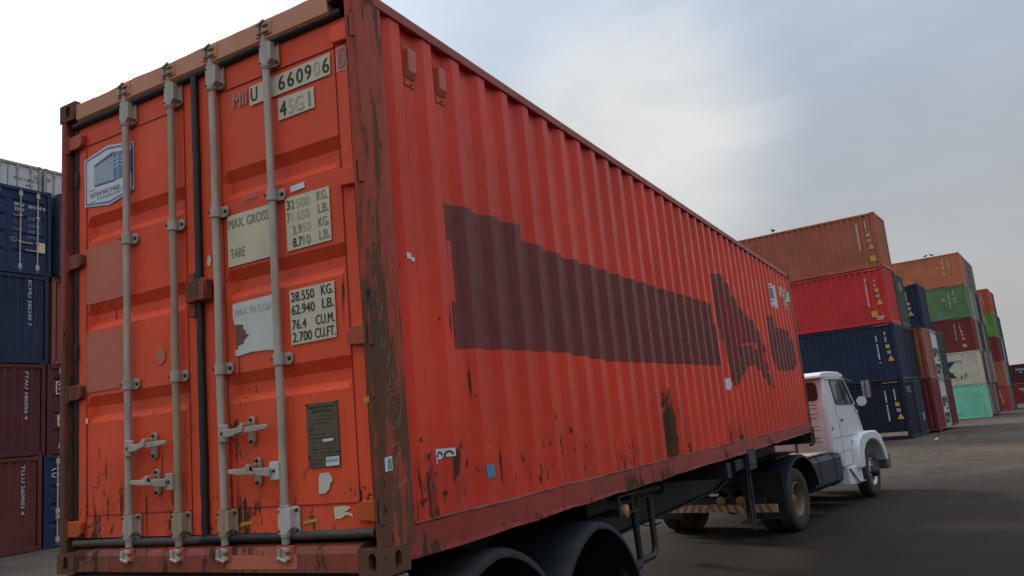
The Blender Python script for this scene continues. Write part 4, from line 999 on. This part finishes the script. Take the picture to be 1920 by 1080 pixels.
for s in (1, -1):
    mb = MB()
    for path in ([(3.06, 1.95), (3.16, 1.55), (3.16, 1.06), (3.12, .80)], [(4.30, 1.88), (4.48, 1.60), (4.60, 1.30), (4.60, 1.22)], [(2.65, 1.335), (3.14, 1.335)], [(3.16, 1.335), (4.58, 1.33)], [(3.0, 1.05), (3.7, 1.06)]):
        mb.tube([(s*(cx_(z)+.0015), y, z) for y, z in path], .005, 5)
    q = mb.build('panel_gap', 'cab_gap', cab); q['kind'] = 'stuff'
    mb = MB(); mb.box(s*1.118, s*1.15, 3.26, 3.40, 1.645, 1.675); mb.build('door_handle', 'rubber', tk, bev=.006)
    mb = MB(); mb.tube([(s*1.128, y, z) for y, z in ((2.62, 2.485), (3.62, 2.50), (3.86, 2.455), (4.36, 1.93))], .012, 6); mb.build('drip_rail', 'cab_white', tk)
    for z in (1.78, 1.45):
        mb = MB(); mb.box(s*1.118, s*1.14, 4.40 if z > 1.6 else 4.53, 4.46 if z > 1.6 else 4.59, z-.035, z+.035); mb.build('door_hinge', 'cab_white', tk, bev=.006)
    mb = MB(); mb.box(s*1.118, s*1.135, 2.66, 2.74, 1.50, 1.55); mb.build('side_marker', 'lamp_amber', tk, bev=.004)
    # front wing
    P = [(a+.26, b_) for a, b_ in [(3.46, .66), (3.50, 1.02), (3.66, 1.22), (3.95, 1.33), (4.4, 1.355), (4.95, 1.335), (5.30, 1.20), (5.50, .94), (5.60, .66), (5.40, .66), (5.26, .92), (5.05, 1.08), (4.75, 1.16), (4.42, 1.17), (4.10, 1.10), (3.90, .95), (3.82, .66)]]
    mb = MB(); mb.prism(P, 0, s*.80, s*1.235); wg = mb.build('front_wing', 'cab_white', tk, bev=.03)
    wg.data.shade_smooth(); wg.data.set_sharp_from_angle(angle=R(35))
    mb = MB(); mb.prism([(3.16, .40), (3.20, .735), (4.04, .735), (4.04, .36), (3.80, .36)], 0, s*.75, s*1.16); st = mb.build('step_panel', 'cab_white', tk, bev=.02)
    mb = MB(); mb.tube([(s*1.17, 3.20, .72), (s*1.19, 3.62, .42), (s*1.19, 4.0, .40)], .018, 8); mb.build('step_rail', 'chrome', st)
    mb = MB(); mb.box(s*.78, s*1.20, 3.75, 4.03, .385, .40); mb.build('step_tread', 'hub_dark', st)
    mb = MB(); mb.tube([(s*1.13, 4.38, 1.87), (s*1.24, 4.40, 1.92), (s*1.36, 4.42, 2.02)], .014, 8); mb.tube([(s*1.36, 4.42, 1.98), (s*1.38, 4.44, 2.42)], .012, 8)
    mr = mb.build('mirror_arm', 'rubber', tk)
    mb = MB(); mb.prism(rrect(s*1.385-.09, s*1.385+.09, 2.03, 2.42, .03), 1, 4.44, 4.50); mb.build('mirror', 'hub_dark', mr, bev=.006)
    mb = MB(); mb.add([(p[0], 4.436, p[1]) for p in rrect(s*1.385-.078, s*1.385+.078, 2.045, 2.405, .025)], [tuple(range(20))]); mb.build('mirror_glass', 'chrome', mr)
    mb = MB(); mb.lathe([(0, 0), (0, .10), (.02, .10), (.045, .07), (.05, 0)], (s*1.27, 4.38, 1.985), 1, 20); mb.build('round_mirror', 'cab_white', mr, smooth=True)
mb = MB(); hp = [(4.42, 1.80), (4.75, 1.58), (5.4, 1.46), (5.72, 1.30), (5.82, 1.0), (5.82, .62), (4.4, .62)]
mb.prism(hp, 0, -.78, .78); mb.build('bonnet', 'cab_white', tk, bev=.06)
mb = MB(); mb.box(-1.22, 1.22, 5.84, 6.06, .46, .80); mb.build('front_bumper', 'bumper_green', tk, bev=.03)
for s in (1, -1):
    mb = MB(); mb.box(s*1.0, s*1.225, 5.70, 5.84, .48, .79); mb.build('bumper_end', 'bumper_green', tk, bev=.03)
mb = MB(); mb.tube([(1.02, 3.75, 2.57), (1.05, 4.7, 2.42)], .004, 5); mb.build('aerial', 'chrome', tk)
mb = MB(); mb.prism([(3.86, 2.52), (4.08, 2.46), (4.09, 2.472), (3.87, 2.535)], 0, -1.0, 1.0); mb.build('sun_visor', 'window_dark', tk)

# ------------------------------------------------------------------ stacked containers
CW = 2.438
_mesh = {}
def shared(key, fn):
    if key not in _mesh: _mesh[key] = fn().mesh(key[0]); 
    return _mesh[key]
def inst(name, me, mat, par, loc=(0, 0, 0)):
    if not me.materials: me.materials.append(None)
    o = bpy.data.objects.new(name, me); col.objects.link(o); o.parent = par; o.location = loc
    o.material_slots[0].link = 'OBJECT'; o.material_slots[0].material = MATS[mat]
    return o
def corr_sheet(prof, z0, z1, put):
    mb = MB(); n = len(prof)
    mb.add([put(s, d, z) for z in (z0, z1) for s, d in prof], [(i, i+1, n+i+1, n+i) for i in range(n-1)])
    return mb
def side_prof(Ln): return corr(-Ln+.16, -.16, -.34, .285, .075, .058, .050)
END_P = corr(.15, CW-.15, .32, .25, .075, .05, .04)
def dl_put(s, d, z): return (-.02-d, s, z)       # a corrugated end wall facing +x
def door_sheet(y0, y1, Hh):
    mb = MB(); za, zb_ = .14, Hh-.12; zs = [za]; fl = [0]
    for q in (.22, .44, .66, .86):
        c = za+(zb_-za)*q; zs += [c-.085, c-.04, c+.03, c+.075]; fl += [0, 1, 1, 0]
    zs.append(zb_); fl.append(0)
    ys_ = [y0, y0+.08, y0+.11, y1-.11, y1-.08, y1]; gl = [0, 0, 1, 1, 0, 0]
    vs = [(-.05-.035*f*g_, y, z) for z, f in zip(zs, fl) for y, g_ in zip(ys_, gl)]
    mb.add(vs, [(j*6+i, j*6+i+1, (j+1)*6+i+1, (j+1)*6+i) for j in range(len(zs)-1) for i in range(5)])
    return mb
def container(name, loc, rz, Ln, Hh, colr, end, label, cat='container', group=None, detail=True, rodmat='galvanised'):
    o = empty(name, loc, rz, label, cat, group)
    mt = 'box_'+colr if colr != 'reefer' else 'reefer_white'
    fr = mt if colr != 'reefer' else 'reefer_frame'
    SP_ = side_prof(Ln)
    if colr == 'reefer':
        inst('side_panel', shared(('side_panel', 'flat', 0, Ln, Hh), lambda: MB().box(-Ln+.06, -.06, .012, .03, .14, Hh-.10)), mt, o)
        inst('side_panel', shared(('side_panel', 'flat', 1, Ln, Hh), lambda: MB().box(-Ln+.06, -.06, CW-.03, CW-.012, .14, Hh-.10)), mt, o)
    else:
        inst('side_panel', shared(('side_panel', 0, Ln, Hh), lambda: corr_sheet(SP_, .14, Hh-.09, lambda s, d, z: (s, .010+d, z))), mt, o)
        inst('side_panel', shared(('side_panel', 1, Ln, Hh), lambda: corr_sheet(SP_, .14, Hh-.09, lambda s, d, z: (s, CW-.010-d, z))), mt, o)
    inst('rear_wall', shared(('rear_wall', Ln, Hh), lambda: corr_sheet(END_P, .14, Hh-.09, lambda s, d, z: (-Ln+.02+d, s, z))), mt, o)
    inst('roof', shared(('roof', Ln, Hh), lambda: MB().box(-Ln+.05, -.05, .05, CW-.05, Hh-.05, Hh-.03)), mt, o)
    inst('floor', shared(('floor', Ln), lambda: MB().box(-Ln+.06, -.06, .04, CW-.04, .06, .12)), 'chassis_black', o)
    for s in (0, 1):
        Y = (lambda q: q) if s == 0 else (lambda q: CW-q)
        inst('top_rail', shared(('top_rail', s, Ln, Hh), lambda: MB().box(-Ln+.17, -.17, Y(.003), Y(.055), Hh-.095, Hh-.012)), fr, o)
        inst('bottom_rail', shared(('bottom_rail', s, Ln), lambda: MB().box(-Ln+.17, -.17, Y(.003), Y(.05), .03, .16)), fr, o)
    for s in (0, 1):
        X = (lambda q: -q) if s == 0 else (lambda q: -Ln+q)
        inst('end_header', shared(('end_header', s, Ln, Hh), lambda: MB().box(X(.004), X(.08), .16, CW-.16, Hh-.11, Hh-.015)), fr, o)
        inst('end_sill', shared(('end_sill', s, Ln), lambda: MB().box(X(.004), X(.08), .16, CW-.16, .02, .15)), fr, o)
        for q in (0, 1):
            Y = (lambda w: w) if q == 0 else (lambda w: CW-w)
            inst('corner_post', shared(('corner_post', s, q, Ln, Hh), lambda: MB().box(X(.002), X(.155), Y(.002), Y(.11), .116, Hh-.116)), fr, o)
            for zc in (0, 1):
                z0_ = 0 if zc == 0 else Hh-.118
                c = inst('corner_casting', shared(('corner_casting', s, q, Ln), lambda: MB().box(X(0), X(.178), Y(0), Y(.162), 0, .118)), fr, o, (0, 0, z0_))
                if detail:
                    inst('casting_hole', shared(('casting_hole', s, q, Ln), lambda: MB().box(X(.06), X(.115), Y(-.002), Y(.03), .025, .095).box(X(-.002), X(.03), Y(.055), Y(.105), .025, .095)), 'dark_gap', c)
    if end == 'wall':
        inst('end_wall', shared(('end_wall', Hh), lambda: corr_sheet(END_P, .14, Hh-.1, dl_put)), mt, o)
    elif end in ('doors', 'flatdoors'):
        for k, (y0, y1) in enumerate(((.11, 1.212), (1.226, CW-.11))):
            if end == 'doors': d = inst('door', shared(('door', k, Hh), lambda: door_sheet(y0, y1, Hh)), mt, o)
            else: d = inst('door', shared(('door', 'flat', k, Hh), lambda: MB().box(-.09, -.045, y0, y1, .14, Hh-.12)), mt, o)
            for y in ((.40, .90) if k == 0 else (1.54, 2.04)):
                r_ = inst('locking_bar', shared(('locking_bar', y, Hh), lambda: MB().tube([(-.02, y, .07), (-.02, y, Hh-.05)], .02, 8)), rodmat, d)
                if detail: inst('bar_guides', shared(('bar_guides', y, Hh), lambda: MB().box(-.045, .0, y-.05, y+.05, Hh-.26, Hh-.12).box(-.045, .0, y-.05, y+.05, .16, .30).box(-.045, .0, y-.045, y+.045, Hh*.66, Hh*.66+.05).box(-.045, .0, y-.045, y+.045, Hh*.36, Hh*.36+.05)), rodmat, d)['kind'] = 'stuff'
            if detail: inst('handles', shared(('handles', k), lambda: MB().box(-.03, .0, y0+.30, y0+.66, .92, .95).box(-.03, .0, y0+.46, y0+.82, .70, .73)), rodmat, d)['kind'] = 'stuff'
            if detail and end == 'flatdoors':
                for q in (.15, .38, .61, .86):
                    ye = (y0-.05, y0+.16) if k == 0 else (y1-.16, y1+.05)
                    inst('hinge', shared(('hinge', k, q, Hh), lambda: MB().box(-.05, -.01, ye[0], ye[1], Hh*q-.05, Hh*q+.05)), 'reefer_frame', d)
            inst('gasket', shared(('gasket', k, Hh), lambda: MB().box(-.052, -.038, (y1-.012 if k == 0 else y1-.01), (y1+.01 if k == 0 else y1+.012), .14, Hh-.12)), 'rubber', d)
    elif end == 'reefer':
        inst('end_wall', shared(('end_wall', 'flat', Hh), lambda: MB().box(-.09, -.05, .11, CW-.11, .14, Hh-.11)), mt, o)
        u = inst('refrigeration_unit', shared(('refrigeration_unit', Hh), lambda: MB().box(-.05, -.022, .16, CW-.16, .18, Hh*.9)), mt, o)
        for (a, b_, c, d) in ((.25, 1.15, Hh*.43, Hh*.62), (1.30, 1.75, Hh*.50, Hh*.64), (1.85, 2.15, Hh*.42, Hh*.6), (.30, 2.1, .24, Hh*.30), (1.2, 2.1, Hh*.36, Hh*.40)):
            inst('unit_opening', shared(('unit_opening', a, c, Hh), lambda: MB().box(-.024, -.016, a, b_, c, d)), 'grille_dark', u)
        for (a, b_, c, d) in ((.7, 1.1, .40, .62), (1.5, 1.9, .28, .5)):
            inst('unit_motor', shared(('unit_motor', a, Hh), lambda: MB().box(-.018, -.008, a, b_, c, d)), 'reefer_frame', u)
    return o
def end_text(par, items, mat='print_white', name='lettering', x=.004):
    for (txt, y, z, h, w) in items:
        mb = MB(); lettering(mb, txt, (x, y, z), (0, 1, 0), ZU, h, w); mb.build(name, mat, par)
def end_vtext(par, txt, y, ztop, h, mat='print_soft', x=.012, length=None):
    """a column of letters running down, as on many end walls"""
    mb = MB(); lettering(mb, txt, (x, y, ztop), (0, 0, -1), (0, 1, 0), h, length or 1.2)
    mb.build('number', mat, par)
def side_marks(par, Ln, x, Hh, style, seed):
    """markings near the right end of a long side: rows of small white figures too far off to read, yellow and white signs"""
    rg = random.Random(seed)
    def ticks(xx, z1, z0, w, mat, name):
        mb = MB(); z = z1
        while z > z0:
            h = rg.uniform(.045, .085)
            if rg.random() < .88:
                ww = w*rg.uniform(.65, 1.0); q = inset(side_prof(Ln), xx)
                mb.quad((xx-ww/2, -.004, z), (xx+ww/2, -.004, z), (xx+ww/2, -.004, z-h*.8), (xx-ww/2, -.004, z-h*.8))
            z -= h+.012
        q = mb.build(name, mat, par); q['kind'] = 'stuff'
    def sq(xx, z, s, mat, name):
        mb = MB(); mb.quad((xx-s, -.004, z-s), (xx+s, -.004, z-s), (xx+s, -.004, z+s), (xx-s, -.004, z+s)); return mb.build(name, mat, par)
    def tri(xx, z, s, mat, name):
        mb = MB(); mb.add([(xx-s, -.004, z-s*.8), (xx+s, -.004, z-s*.8), (xx, -.004, z+s)], [(0, 1, 2)]); return mb.build(name, mat, par)
    if style >= 1:
        ticks(x-.72, Hh*.84, Hh*.34, .07, 'print_white', 'row_of_figures')
        ticks(x-.34, Hh*.86, Hh*.68, .065, 'print_white', 'row_of_figures')
        sq(x-.30, Hh*.60, .085, 'print_yellow', 'yellow_sign'); sq(x-.28, Hh*.50, .08, 'print_dim', 'grey_sign')
        tri(x-.24 if style != 3 else x-1.1, Hh*(.39 if style != 3 else .62), .14, 'print_yellow', 'warning_triangle')
        mb = MB()
        for i in range(9):
            a = x-.75+i*.07; mb.quad((a, -.0035, Hh-.07), (a+.045, -.0035, Hh-.07), (a+.05, -.0035, Hh-.035), (a+.005, -.0035, Hh-.035))
        q = mb.build('rail_stripes', 'print_yellow', par); q['kind'] = 'stuff'
    if style == 2: sq(x-.24, Hh*.17, .13, 'print_yellow', 'yellow_sign'); 
    if style == 4:
        sq(x-.55, Hh*.19, .13, 'print_yellow', 'yellow_sign')
        mb = MB()
        for k in range(3): mb.quad((x-.5+.03*k, -.004, Hh*(.13-.025*k)), (x-.12-.05*k, -.004, Hh*(.13-.025*k)), (x-.12-.05*k, -.004, Hh*(.142-.025*k)), (x-.5+.03*k, -.004, Hh*(.142-.025*k)))
        q = mb.build('small_print', 'print_white', par); q['kind'] = 'stuff'
h20 = 2.591
PH = -R(6.0); EX = Vector((math.cos(PH), math.sin(PH), 0)); EY = Vector((-math.sin(PH), math.cos(PH), 0))
def at(base, off, jut, tier, z0=0., hh=h20): 
    p = Vector(base)+EY*off+EX*jut
    return (p.x, p.y, z0+hh*tier)
A0 = (2.80, 36.5, 0); g1 = 'containers in the stack beyond the white truck'
L40, L20 = 12.192, 6.058
a1_ = container('stacked_container', at(A0, 0, 0, 0), PH, L40, h20, 'navy_dark', 'wall', 'dark navy container on the ground directly behind the white truck cab, bottom of its stack', group=g1)
side_marks(a1_, L40, -.10, h20, 1, 1); end_text(a1_, [('MOC5', .55, 2.02, .30, 1.05)], 'print_dim')
mb = MB(); mb.quad((-2.05, -.003, .17), (-.18, -.003, .17), (-.18, -.003, .34), (-2.05, -.003, .34)); mb.build('bare_patch', 'deck_cream', a1_)
a2_ = container('stacked_container', at(A0, 0, .02, 1), PH, L40, h20, 'navy', 'wall', 'navy blue container above the truck cab, under the bright red one', group=g1); side_marks(a2_, L40, -.10, h20, 1, 2)
a3_ = container('stacked_container', at(A0, 0, -.01, 2), PH, L40, h20, 'red', 'wall', 'bright red container between the rust brown and the navy ones beyond the truck', group=g1); side_marks(a3_, L40, -.12, h20, 4, 3)
a4_ = container('stacked_container', at(A0, 0, .03, 3), PH, L40, h20, 'brown', 'wall', 'rust brown container on top of the stack nearest the truck, a bird on its roof', group=g1); side_marks(a4_, L40, -.12, h20, 2, 4)
for tier, cl_, lab in ((0, 'slate', 'slate grey container end at ground level just right of the dark navy one'), (1, 'navy_dark', 'dark navy container end just behind the navy one above the truck cab'), (2, 'deep_green', 'dark green container end showing two white strokes, right of the bright red one')):
    c = container('stacked_container', at(A0, 2.50, .03, tier), PH, L40, h20, cl_, 'wall', lab, group=g1)
    if tier == 2: end_text(c, [('I I', .9, 1.75, .42, .62)], 'print_white')
    if tier == 0:
        mb = MB(); mb.quad((.004, 1.2, .65), (.004, 1.5, .65), (.004, 1.5, 1.0), (.004, 1.2, 1.0)); mb.build('pale_sticker', 'sticker_cream', c)
for tier, cl_, lab in ((0, 'maroon', 'maroon container end at ground level, left of the lower white refrigerated one'), (1, 'terracotta', 'brown container end with rusty roof edge, left of the upper white refrigerated one')):
    c = container('stacked_container', at(A0, 5.35, .42, tier), PH, L40, h20, cl_, 'wall', lab, group=g1)
for tier, lab in ((0, 'white refrigerated container end with dark openings, standing on the ground'), (1, 'white refrigerated container end with dark machinery, upper of the pair')):
    container('refrigerated_container', at(A0, 7.85, .46, tier), PH, L40, h20, 'reefer', 'reefer', lab, group=g1)
for tier, cl_, lab in ((0, 'umber', 'dark maroon container end right of the lower white refrigerated one'), (1, 'teal', 'dark teal container end right of the upper white refrigerated one')):
    container('stacked_container', at(A0, 10.35, .50, tier), PH, L40, h20, cl_, 'wall', lab, group=g1)
c = container('stacked_container', at(A0, 8.6, .22, 2), PH, L40, h20, 'navy', 'wall', 'navy container with yellow signs perched on top of the white refrigerated ones', group=g1); side_marks(c, L40, -.34, h20, 1, 6)
# second stack
F0 = (6.75, 68.0, 0); zf = gz(69); g2 = 'containers in the tall middle stack on the right'
fl_ = [('mint', 'mint green container at the foot of the tall middle stack', 0), ('cream', 'rusty cream container with a dark painted letter in the middle stack', 0), ('maroon', 'maroon red container with a yellow square sign, middle of the tall middle stack', 2),
       ('green', 'sage green container, second from the top of the tall middle stack', 3), ('rust_orange', 'orange brown container topping the tall middle stack, two birds on it', 3)]
for i, (cl_, lab, stl) in enumerate(fl_):
    c = container('stacked_container', at(F0, 0, 0, i, zf), PH, L40, h20, cl_, 'wall', lab, group=g2)
    if stl: side_marks(c, L40, -.55, h20, stl, 20+i)
    if cl_ == 'cream':
        kx = -3.0; K = [[(kx, 1.84), (kx+.25, 1.84), (kx+.25, 1.40), (kx+.85, 1.86), (kx+1.32, 1.86), (kx+.74, 1.27), (kx+1.27, .60), (kx+.85, .60), (kx+.44, 1.06), (kx+.25, .92), (kx+.25, .60), (kx, .60)]]
        columns(MB(), K, side_prof(L40), lambda s, d, z: (s, .010+d, z), .006, .04).build('painted_letter', 'chassis_blue_black', c)
        columns(MB(), [rect(-2.6, -1.2, 1.75, 1.95)], side_prof(L40), lambda s, d, z: (s, .010+d, z), .006, .04).build('faded_print', 'print_dim', c)
    if cl_ == 'mint':
        mb = MB(); mb.quad((-2.4, -.004, .5), (-2.0, -.004, .5), (-2.0, -.004, .6), (-2.4, -.004, .6)); mb.build('white_sticker', 'print_white', c)
cols2 = [(2.55, ['black', 'umber', 'grey', 'pale', 'black']), (5.1, ['mauve', 'grey', 'black', 'grey', 'mauve']), (7.65, ['black', 'mauve', 'teal', 'black', 'steel_blue']), (10.2, ['umber', 'teal_light', 'deep_green', 'steel_blue', None])]
ordn = ['bottom', 'second', 'third', 'fourth', 'topmost']; cn = ['first', 'second', 'third', 'fourth']
for j, (off, cl_) in enumerate(cols2):
    for i, k in enumerate(cl_):
        if k is None: continue
        container('stacked_container', at(F0, off, .02*j, i, zf), PH, L40, h20, k, 'wall' if (i+j) % 2 else 'doors',
                  '%s %s container end, %s of the %s row behind the tall middle stack face' % ({'black': 'blackish', 'pale': 'pale grey', 'umber': 'dark brown', 'mauve': 'mauve', 'grey': 'grey', 'teal': 'dark teal', 'steel_blue': 'steel blue', 'teal_light': 'light teal', 'deep_green': 'dark green'}[k], 'narrow', ordn[i], cn[j]), group=g2, detail=False)
# third stack
H0 = (9.5, 95.0, 0); zh = gz(97); g3 = 'containers in the farther right stack'
for i, (cl_, lab) in enumerate((('brick', 'brick red container at the foot of the farther right stack'), ('terracotta', 'terracotta container, second from below in the farther right stack'), ('maroon', 'maroon container in the middle of the farther right stack'),
                                ('grass', 'grass green container under the orange one in the farther right stack'), ('orange', 'orange red container on top of the farther right stack'))):
    c = container('stacked_container', at(H0, 0, 0, i, zh), PH, L40, h20, cl_, 'wall', lab, group=g3, detail=False)
    if i in (0, 3, 4): side_marks(c, L40, -.4, h20, 1, 40+i)
cols3 = [(2.55, ['grey', 'pale', 'black', 'grey', 'brown']), (5.1, ['mauve', 'grey', 'pale', 'steel_blue', 'slate']), (7.65, ['umber', 'black', 'navy', 'slate', None])]
for j, (off, cl_) in enumerate(cols3):
    for i, k in enumerate(cl_):
        if k is None: continue
        container('stacked_container', at(H0, off, .03*j, i, zh), PH, L40, h20, k, 'wall',
                  '%s container end, %s of the %s row behind the farther right stack face' % (k.replace('black', 'blackish').replace('pale', 'pale grey').replace('_', ' '), ordn[i], cn[j]), group=g3, detail=False)
I0 = (22.0, 122.0, 0); zi = gz(122); g4 = 'far low containers at the right edge'
for j in range(2):
    for i in range(2):
        c = container('stacked_container', at(I0, 0, 12.6*j, i, zi), PH, L40, h20, 'wine' if i else 'maroon', 'wall', '%s distant maroon container %s' % ('upper' if i else 'lower', 'at the right edge of the picture' if j == 0 else 'in the next pair beyond the right edge'), group=g4, detail=False)
        mb = MB(); mb.quad((-9.9, -.004, 1.75), (-8.9, -.004, 1.75), (-8.9, -.004, 2.0), (-9.9, -.004, 2.0)); mb.quad((-9.5, -.004, 1.4), (-9.15, -.004, 1.4), (-9.15, -.004, 1.6), (-9.5, -.004, 1.6)); q = mb.build('white_print', 'print_dim', c); q['kind'] = 'stuff'

# left stacks: container ends facing +x
g5 = 'containers stacked on the left'
XL = -18.0
def lpos(y1, tier, z=None, x=XL): return (x, y1-CW, h20*tier if z is None else z)
c = container('stacked_container', lpos(10.53, 0), 0, L20, h20, 'umber', 'wall', 'dark maroon container end on the ground at the far left, white number column', group=g5); end_vtext(c, 'TLLU 260903 4', 1.86, 2.36, .10, length=1.33)
c = container('stacked_container', lpos(10.61, 1), 0, L20, h20, 'wine', 'wall', 'wine red container end at the left, under the navy one with a number column', group=g5); end_vtext(c, 'FTAU 186056 4', 1.84, 2.36, .10, length=1.33)
c = container('stacked_container', lpos(10.68, 2), 0, L20, h20, 'navy', 'wall', 'navy container end with a column of white figures, under the blue doors at left', group=g5); end_vtext(c, 'ECMU 285299 7', 1.83, 2.42, .10, length=1.33)
c = container('stacked_container', lpos(10.74, 3), 0, L20, h20, 'blue', 'doors', 'dark blue container doors with white lettering, topmost of the front left stack', group=g5)
for k in range(1): 
    end_text(c, [('SEGU', 1.37, 2.02, .095, .27), ('301750 0', 1.76, 2.00, .095, .50), ('22G1', 1.37, 1.87, .095, .27)], 'print_white', x=-.038)
    rows = [('MGW', 1.34, 1.70, .05, .17), ('30.480 KGS', 1.75, 1.70, .04, .38), ('67.200 LBS', 1.75, 1.645, .04, .38), ('Tare', 1.36, 1.50, .045, .12), ('2.130 KGS', 1.78, 1.49, .04, .35), ('4.700 LBS', 1.78, 1.435, .04, .35),
            ('Payload', 1.34, 1.30, .045, .26), ('28.350 KGS', 1.75, 1.30, .04, .38), ('62.500 LBS', 1.75, 1.245, .04, .38), ('Cube', 1.32, 1.16, .04, .16), ('33.2 CU.M.', 1.75, 1.13, .04, .35), ('1.172 CU.FT.', 1.75, 1.08, .04, .35)]
    end_text(c, rows, 'print_dim', x=-.038)
    mb = MB(); mb.quad((-.038, 2.02, .70), (-.038, 2.27, .70), (-.038, 2.27, 1.0), (-.038, 2.02, 1.0)); mb.build('cream_notice', 'sticker_cream', c)
    mb = MB(); mb.tube([(-.038, 1.36+.09*math.cos(R(a)), 1.0+.07*math.sin(R(a))) for a in range(0, 361, 30)], .008, 5, False); mb.build('round_mark', 'print_dim', c)
    end_text(c, [('b', 1.33, .965, .07, .06)], 'print_dim', x=-.038)
# next bay, mostly hidden by the orange container
y2 = 13.10
c = container('stacked_container', lpos(13.03, 0), 0, L20, h20, 'blue', 'doors', 'blue container doors at ground level beside the orange container edge', group=g5); end_text(c, [('CMA CGM', .24, 1.95, .13, .95)], 'print_white', x=-.038)
mb = MB(); mb.tube([(-.038, .40+.22*math.cos(R(a)), 2.05+.14*math.sin(R(a))) for a in range(140, 20, -20)], .012, 5); mb.build('logo_arc', 'print_white', c)
mb = MB(); mb.quad((-.038, .36, .80), (-.038, .62, .80), (-.038, .62, 1.08), (-.038, .36, 1.08)); mb.build('cream_notice', 'sticker_cream', c)
c = container('stacked_container', lpos(13.10, 1), 0, L20, h20, 'wine', 'doors', 'maroon container doors with a yellow emblem beside the orange container edge', group=g5)
mb = MB(); mb.quad((-.038, .27, 1.72), (-.038, .64, 1.72), (-.038, .64, 2.10), (-.038, .27, 2.10)); em = mb.build('emblem_frame', 'print_white', c)
mb = MB(); mb.quad((-.036, .30, 1.75), (-.036, .61, 1.75), (-.036, .61, 2.07), (-.036, .30, 2.07)); mb.build('emblem_field', 'chassis_black', em)
for k in range(2):
    mb = MB(); pts = [(-.034, .46+.15*math.cos(R(a)), 1.80+.11*k+.12*math.sin(R(a))) for a in range(150, 20, -20)]; mb.tube(pts, .022, 6); mb.build('emblem_wave', 'print_yellow', em)
mb = MB(); mb.quad((-.038, .32, .80), (-.038, .62, .80), (-.038, .62, 1.12), (-.038, .32, 1.12)); mb.build('cream_notice', 'sticker_cream', c)
container('stacked_container', lpos(13.22, 2), 0, L20, h20, 'umber_red', 'wall', 'orange brown container end squeezed between the navy one and the orange container', group=g5)
container('stacked_container', lpos(13.34, 3, None, XL+.12), 0, L20, h20, 'slate', 'wall', 'slate blue container end beside the orange container, in front of a white one', group=g5)
# back row, only its white top tier shows
for y1, nm in ((14.10, 'left'), (16.62, 'right')):
    z = 0
    for i in range(4):
        hh = h20 if i < 3 else 2.896
        container('stacked_container', (-24.25, y1-CW, z), 0, L20, hh, ('maroon', 'navy', 'brown', 'slate')[i], 'wall', '%s container hidden behind the left stack, %s tier under the %s white doors' % (('maroon', 'navy', 'brown', 'slate')[i], ordn[i], nm), group=g5, detail=False)
        z += hh
    c = container('refrigerated_container', (-24.25, y1-CW, z), 0, L20, 2.896, 'reefer', 'flatdoors', 'white refrigerated container doors with grey bars and faint print, top left of the picture' if nm == 'left' else 'white refrigerated container doors beside the orange container top, plain and partly hidden', group=g5, rodmat='reefer_frame')
    if nm == 'left':
        end_text(c, [('FCLU', 1.42, 2.24, .11, .30), ('118027 0', 1.80, 2.22, .11, .52), ('45R1', 1.84, 2.02, .10, .27)], 'print_black', x=-.04)
        end_text(c, [('MAX. GROSS', 1.30, 1.66, .05, .35), ('TARE', 1.30, 1.50, .05, .14), ('NET', 1.30, 1.34, .05, .12), ('CU.CAP.', 1.30, 1.16, .05, .24)], 'print_slate', x=-.04)
        for k in range(3): end_text(c, [('00000', 1.88+.14*k, 1.60-.11*q, .06, .10) for q in range(6)], 'print_dim', x=-.04)
        mb = MB(); mb.add([(-.04, 1.90, .62), (-.04, 2.14, .62), (-.04, 2.02, .82)], [(0, 1, 2)]); tr0 = mb.build('warning_triangle', 'print_black', c)
        mb = MB(); mb.add([(-.038, 1.94, .645), (-.038, 2.10, .645), (-.038, 2.02, .785)], [(0, 1, 2)]); mb.build('triangle_field', 'sticker_cream', tr0)

# ------------------------------------------------------------------ birds and litter
def bird(loc, rz, label):
    mb = MB()
    path = [(-.17, 0, .10), (-.12, 0, .115), (-.05, 0, .13), (.03, 0, .14), (.08, 0, .165), (.105, 0, .20), (.125, 0, .225), (.15, 0, .222), (.178, 0, .215)]
    mb.tube(path, [.012, .022, .052, .062, .050, .034, .034, .020, .004], 10)
    for s in (-1, 1): mb.tube([(.0, s*.02, .10), (.01, s*.022, .0)], .006, 5)
    o = mb.build('bird', 'bird_feather', None, smooth=True); o.location = loc; o.rotation_euler = (0, 0, rz)
    o['label'] = label; o['category'] = 'bird'; o['group'] = 'birds on the stacks'
    o.scale = (1.05,)*3
    return o
p = Vector(A0)+EX*(-4.62)+EY*.03; bird((p.x, p.y, h20*4-.012), 2.4, 'dark bird perched on the roof edge of the rust brown container')
p = Vector(F0)+EX*(-2.35)+EY*.03; bird((p.x, p.y, zf+h20*5-.012), .3, 'left one of two small birds on the orange brown container roof')
p = Vector(F0)+EX*(-1.88)+EY*.03; bird((p.x, p.y, zf+h20*5-.012), 2.9, 'right one of two small birds on the orange brown container roof')
mb = MB(); rg = random.Random(3); pts = [(.09*math.cos(a)*rg.uniform(.6, 1.2), .07*math.sin(a)*rg.uniform(.6, 1.2)) for a in [i*math.pi/4 for i in range(8)]]
mb.add([(0, 0, .07)]+[(a, b_, rg.uniform(.0, .03)) for a, b_ in pts], [(0, i+1, (i+1) % 8+1) for i in range(8)]); o = mb.build('litter', 'litter'); o.location = (3.75, 34.8, 0)
o['label'] = 'scrap of white litter on the asphalt by the far stacks'; o['category'] = 'litter'
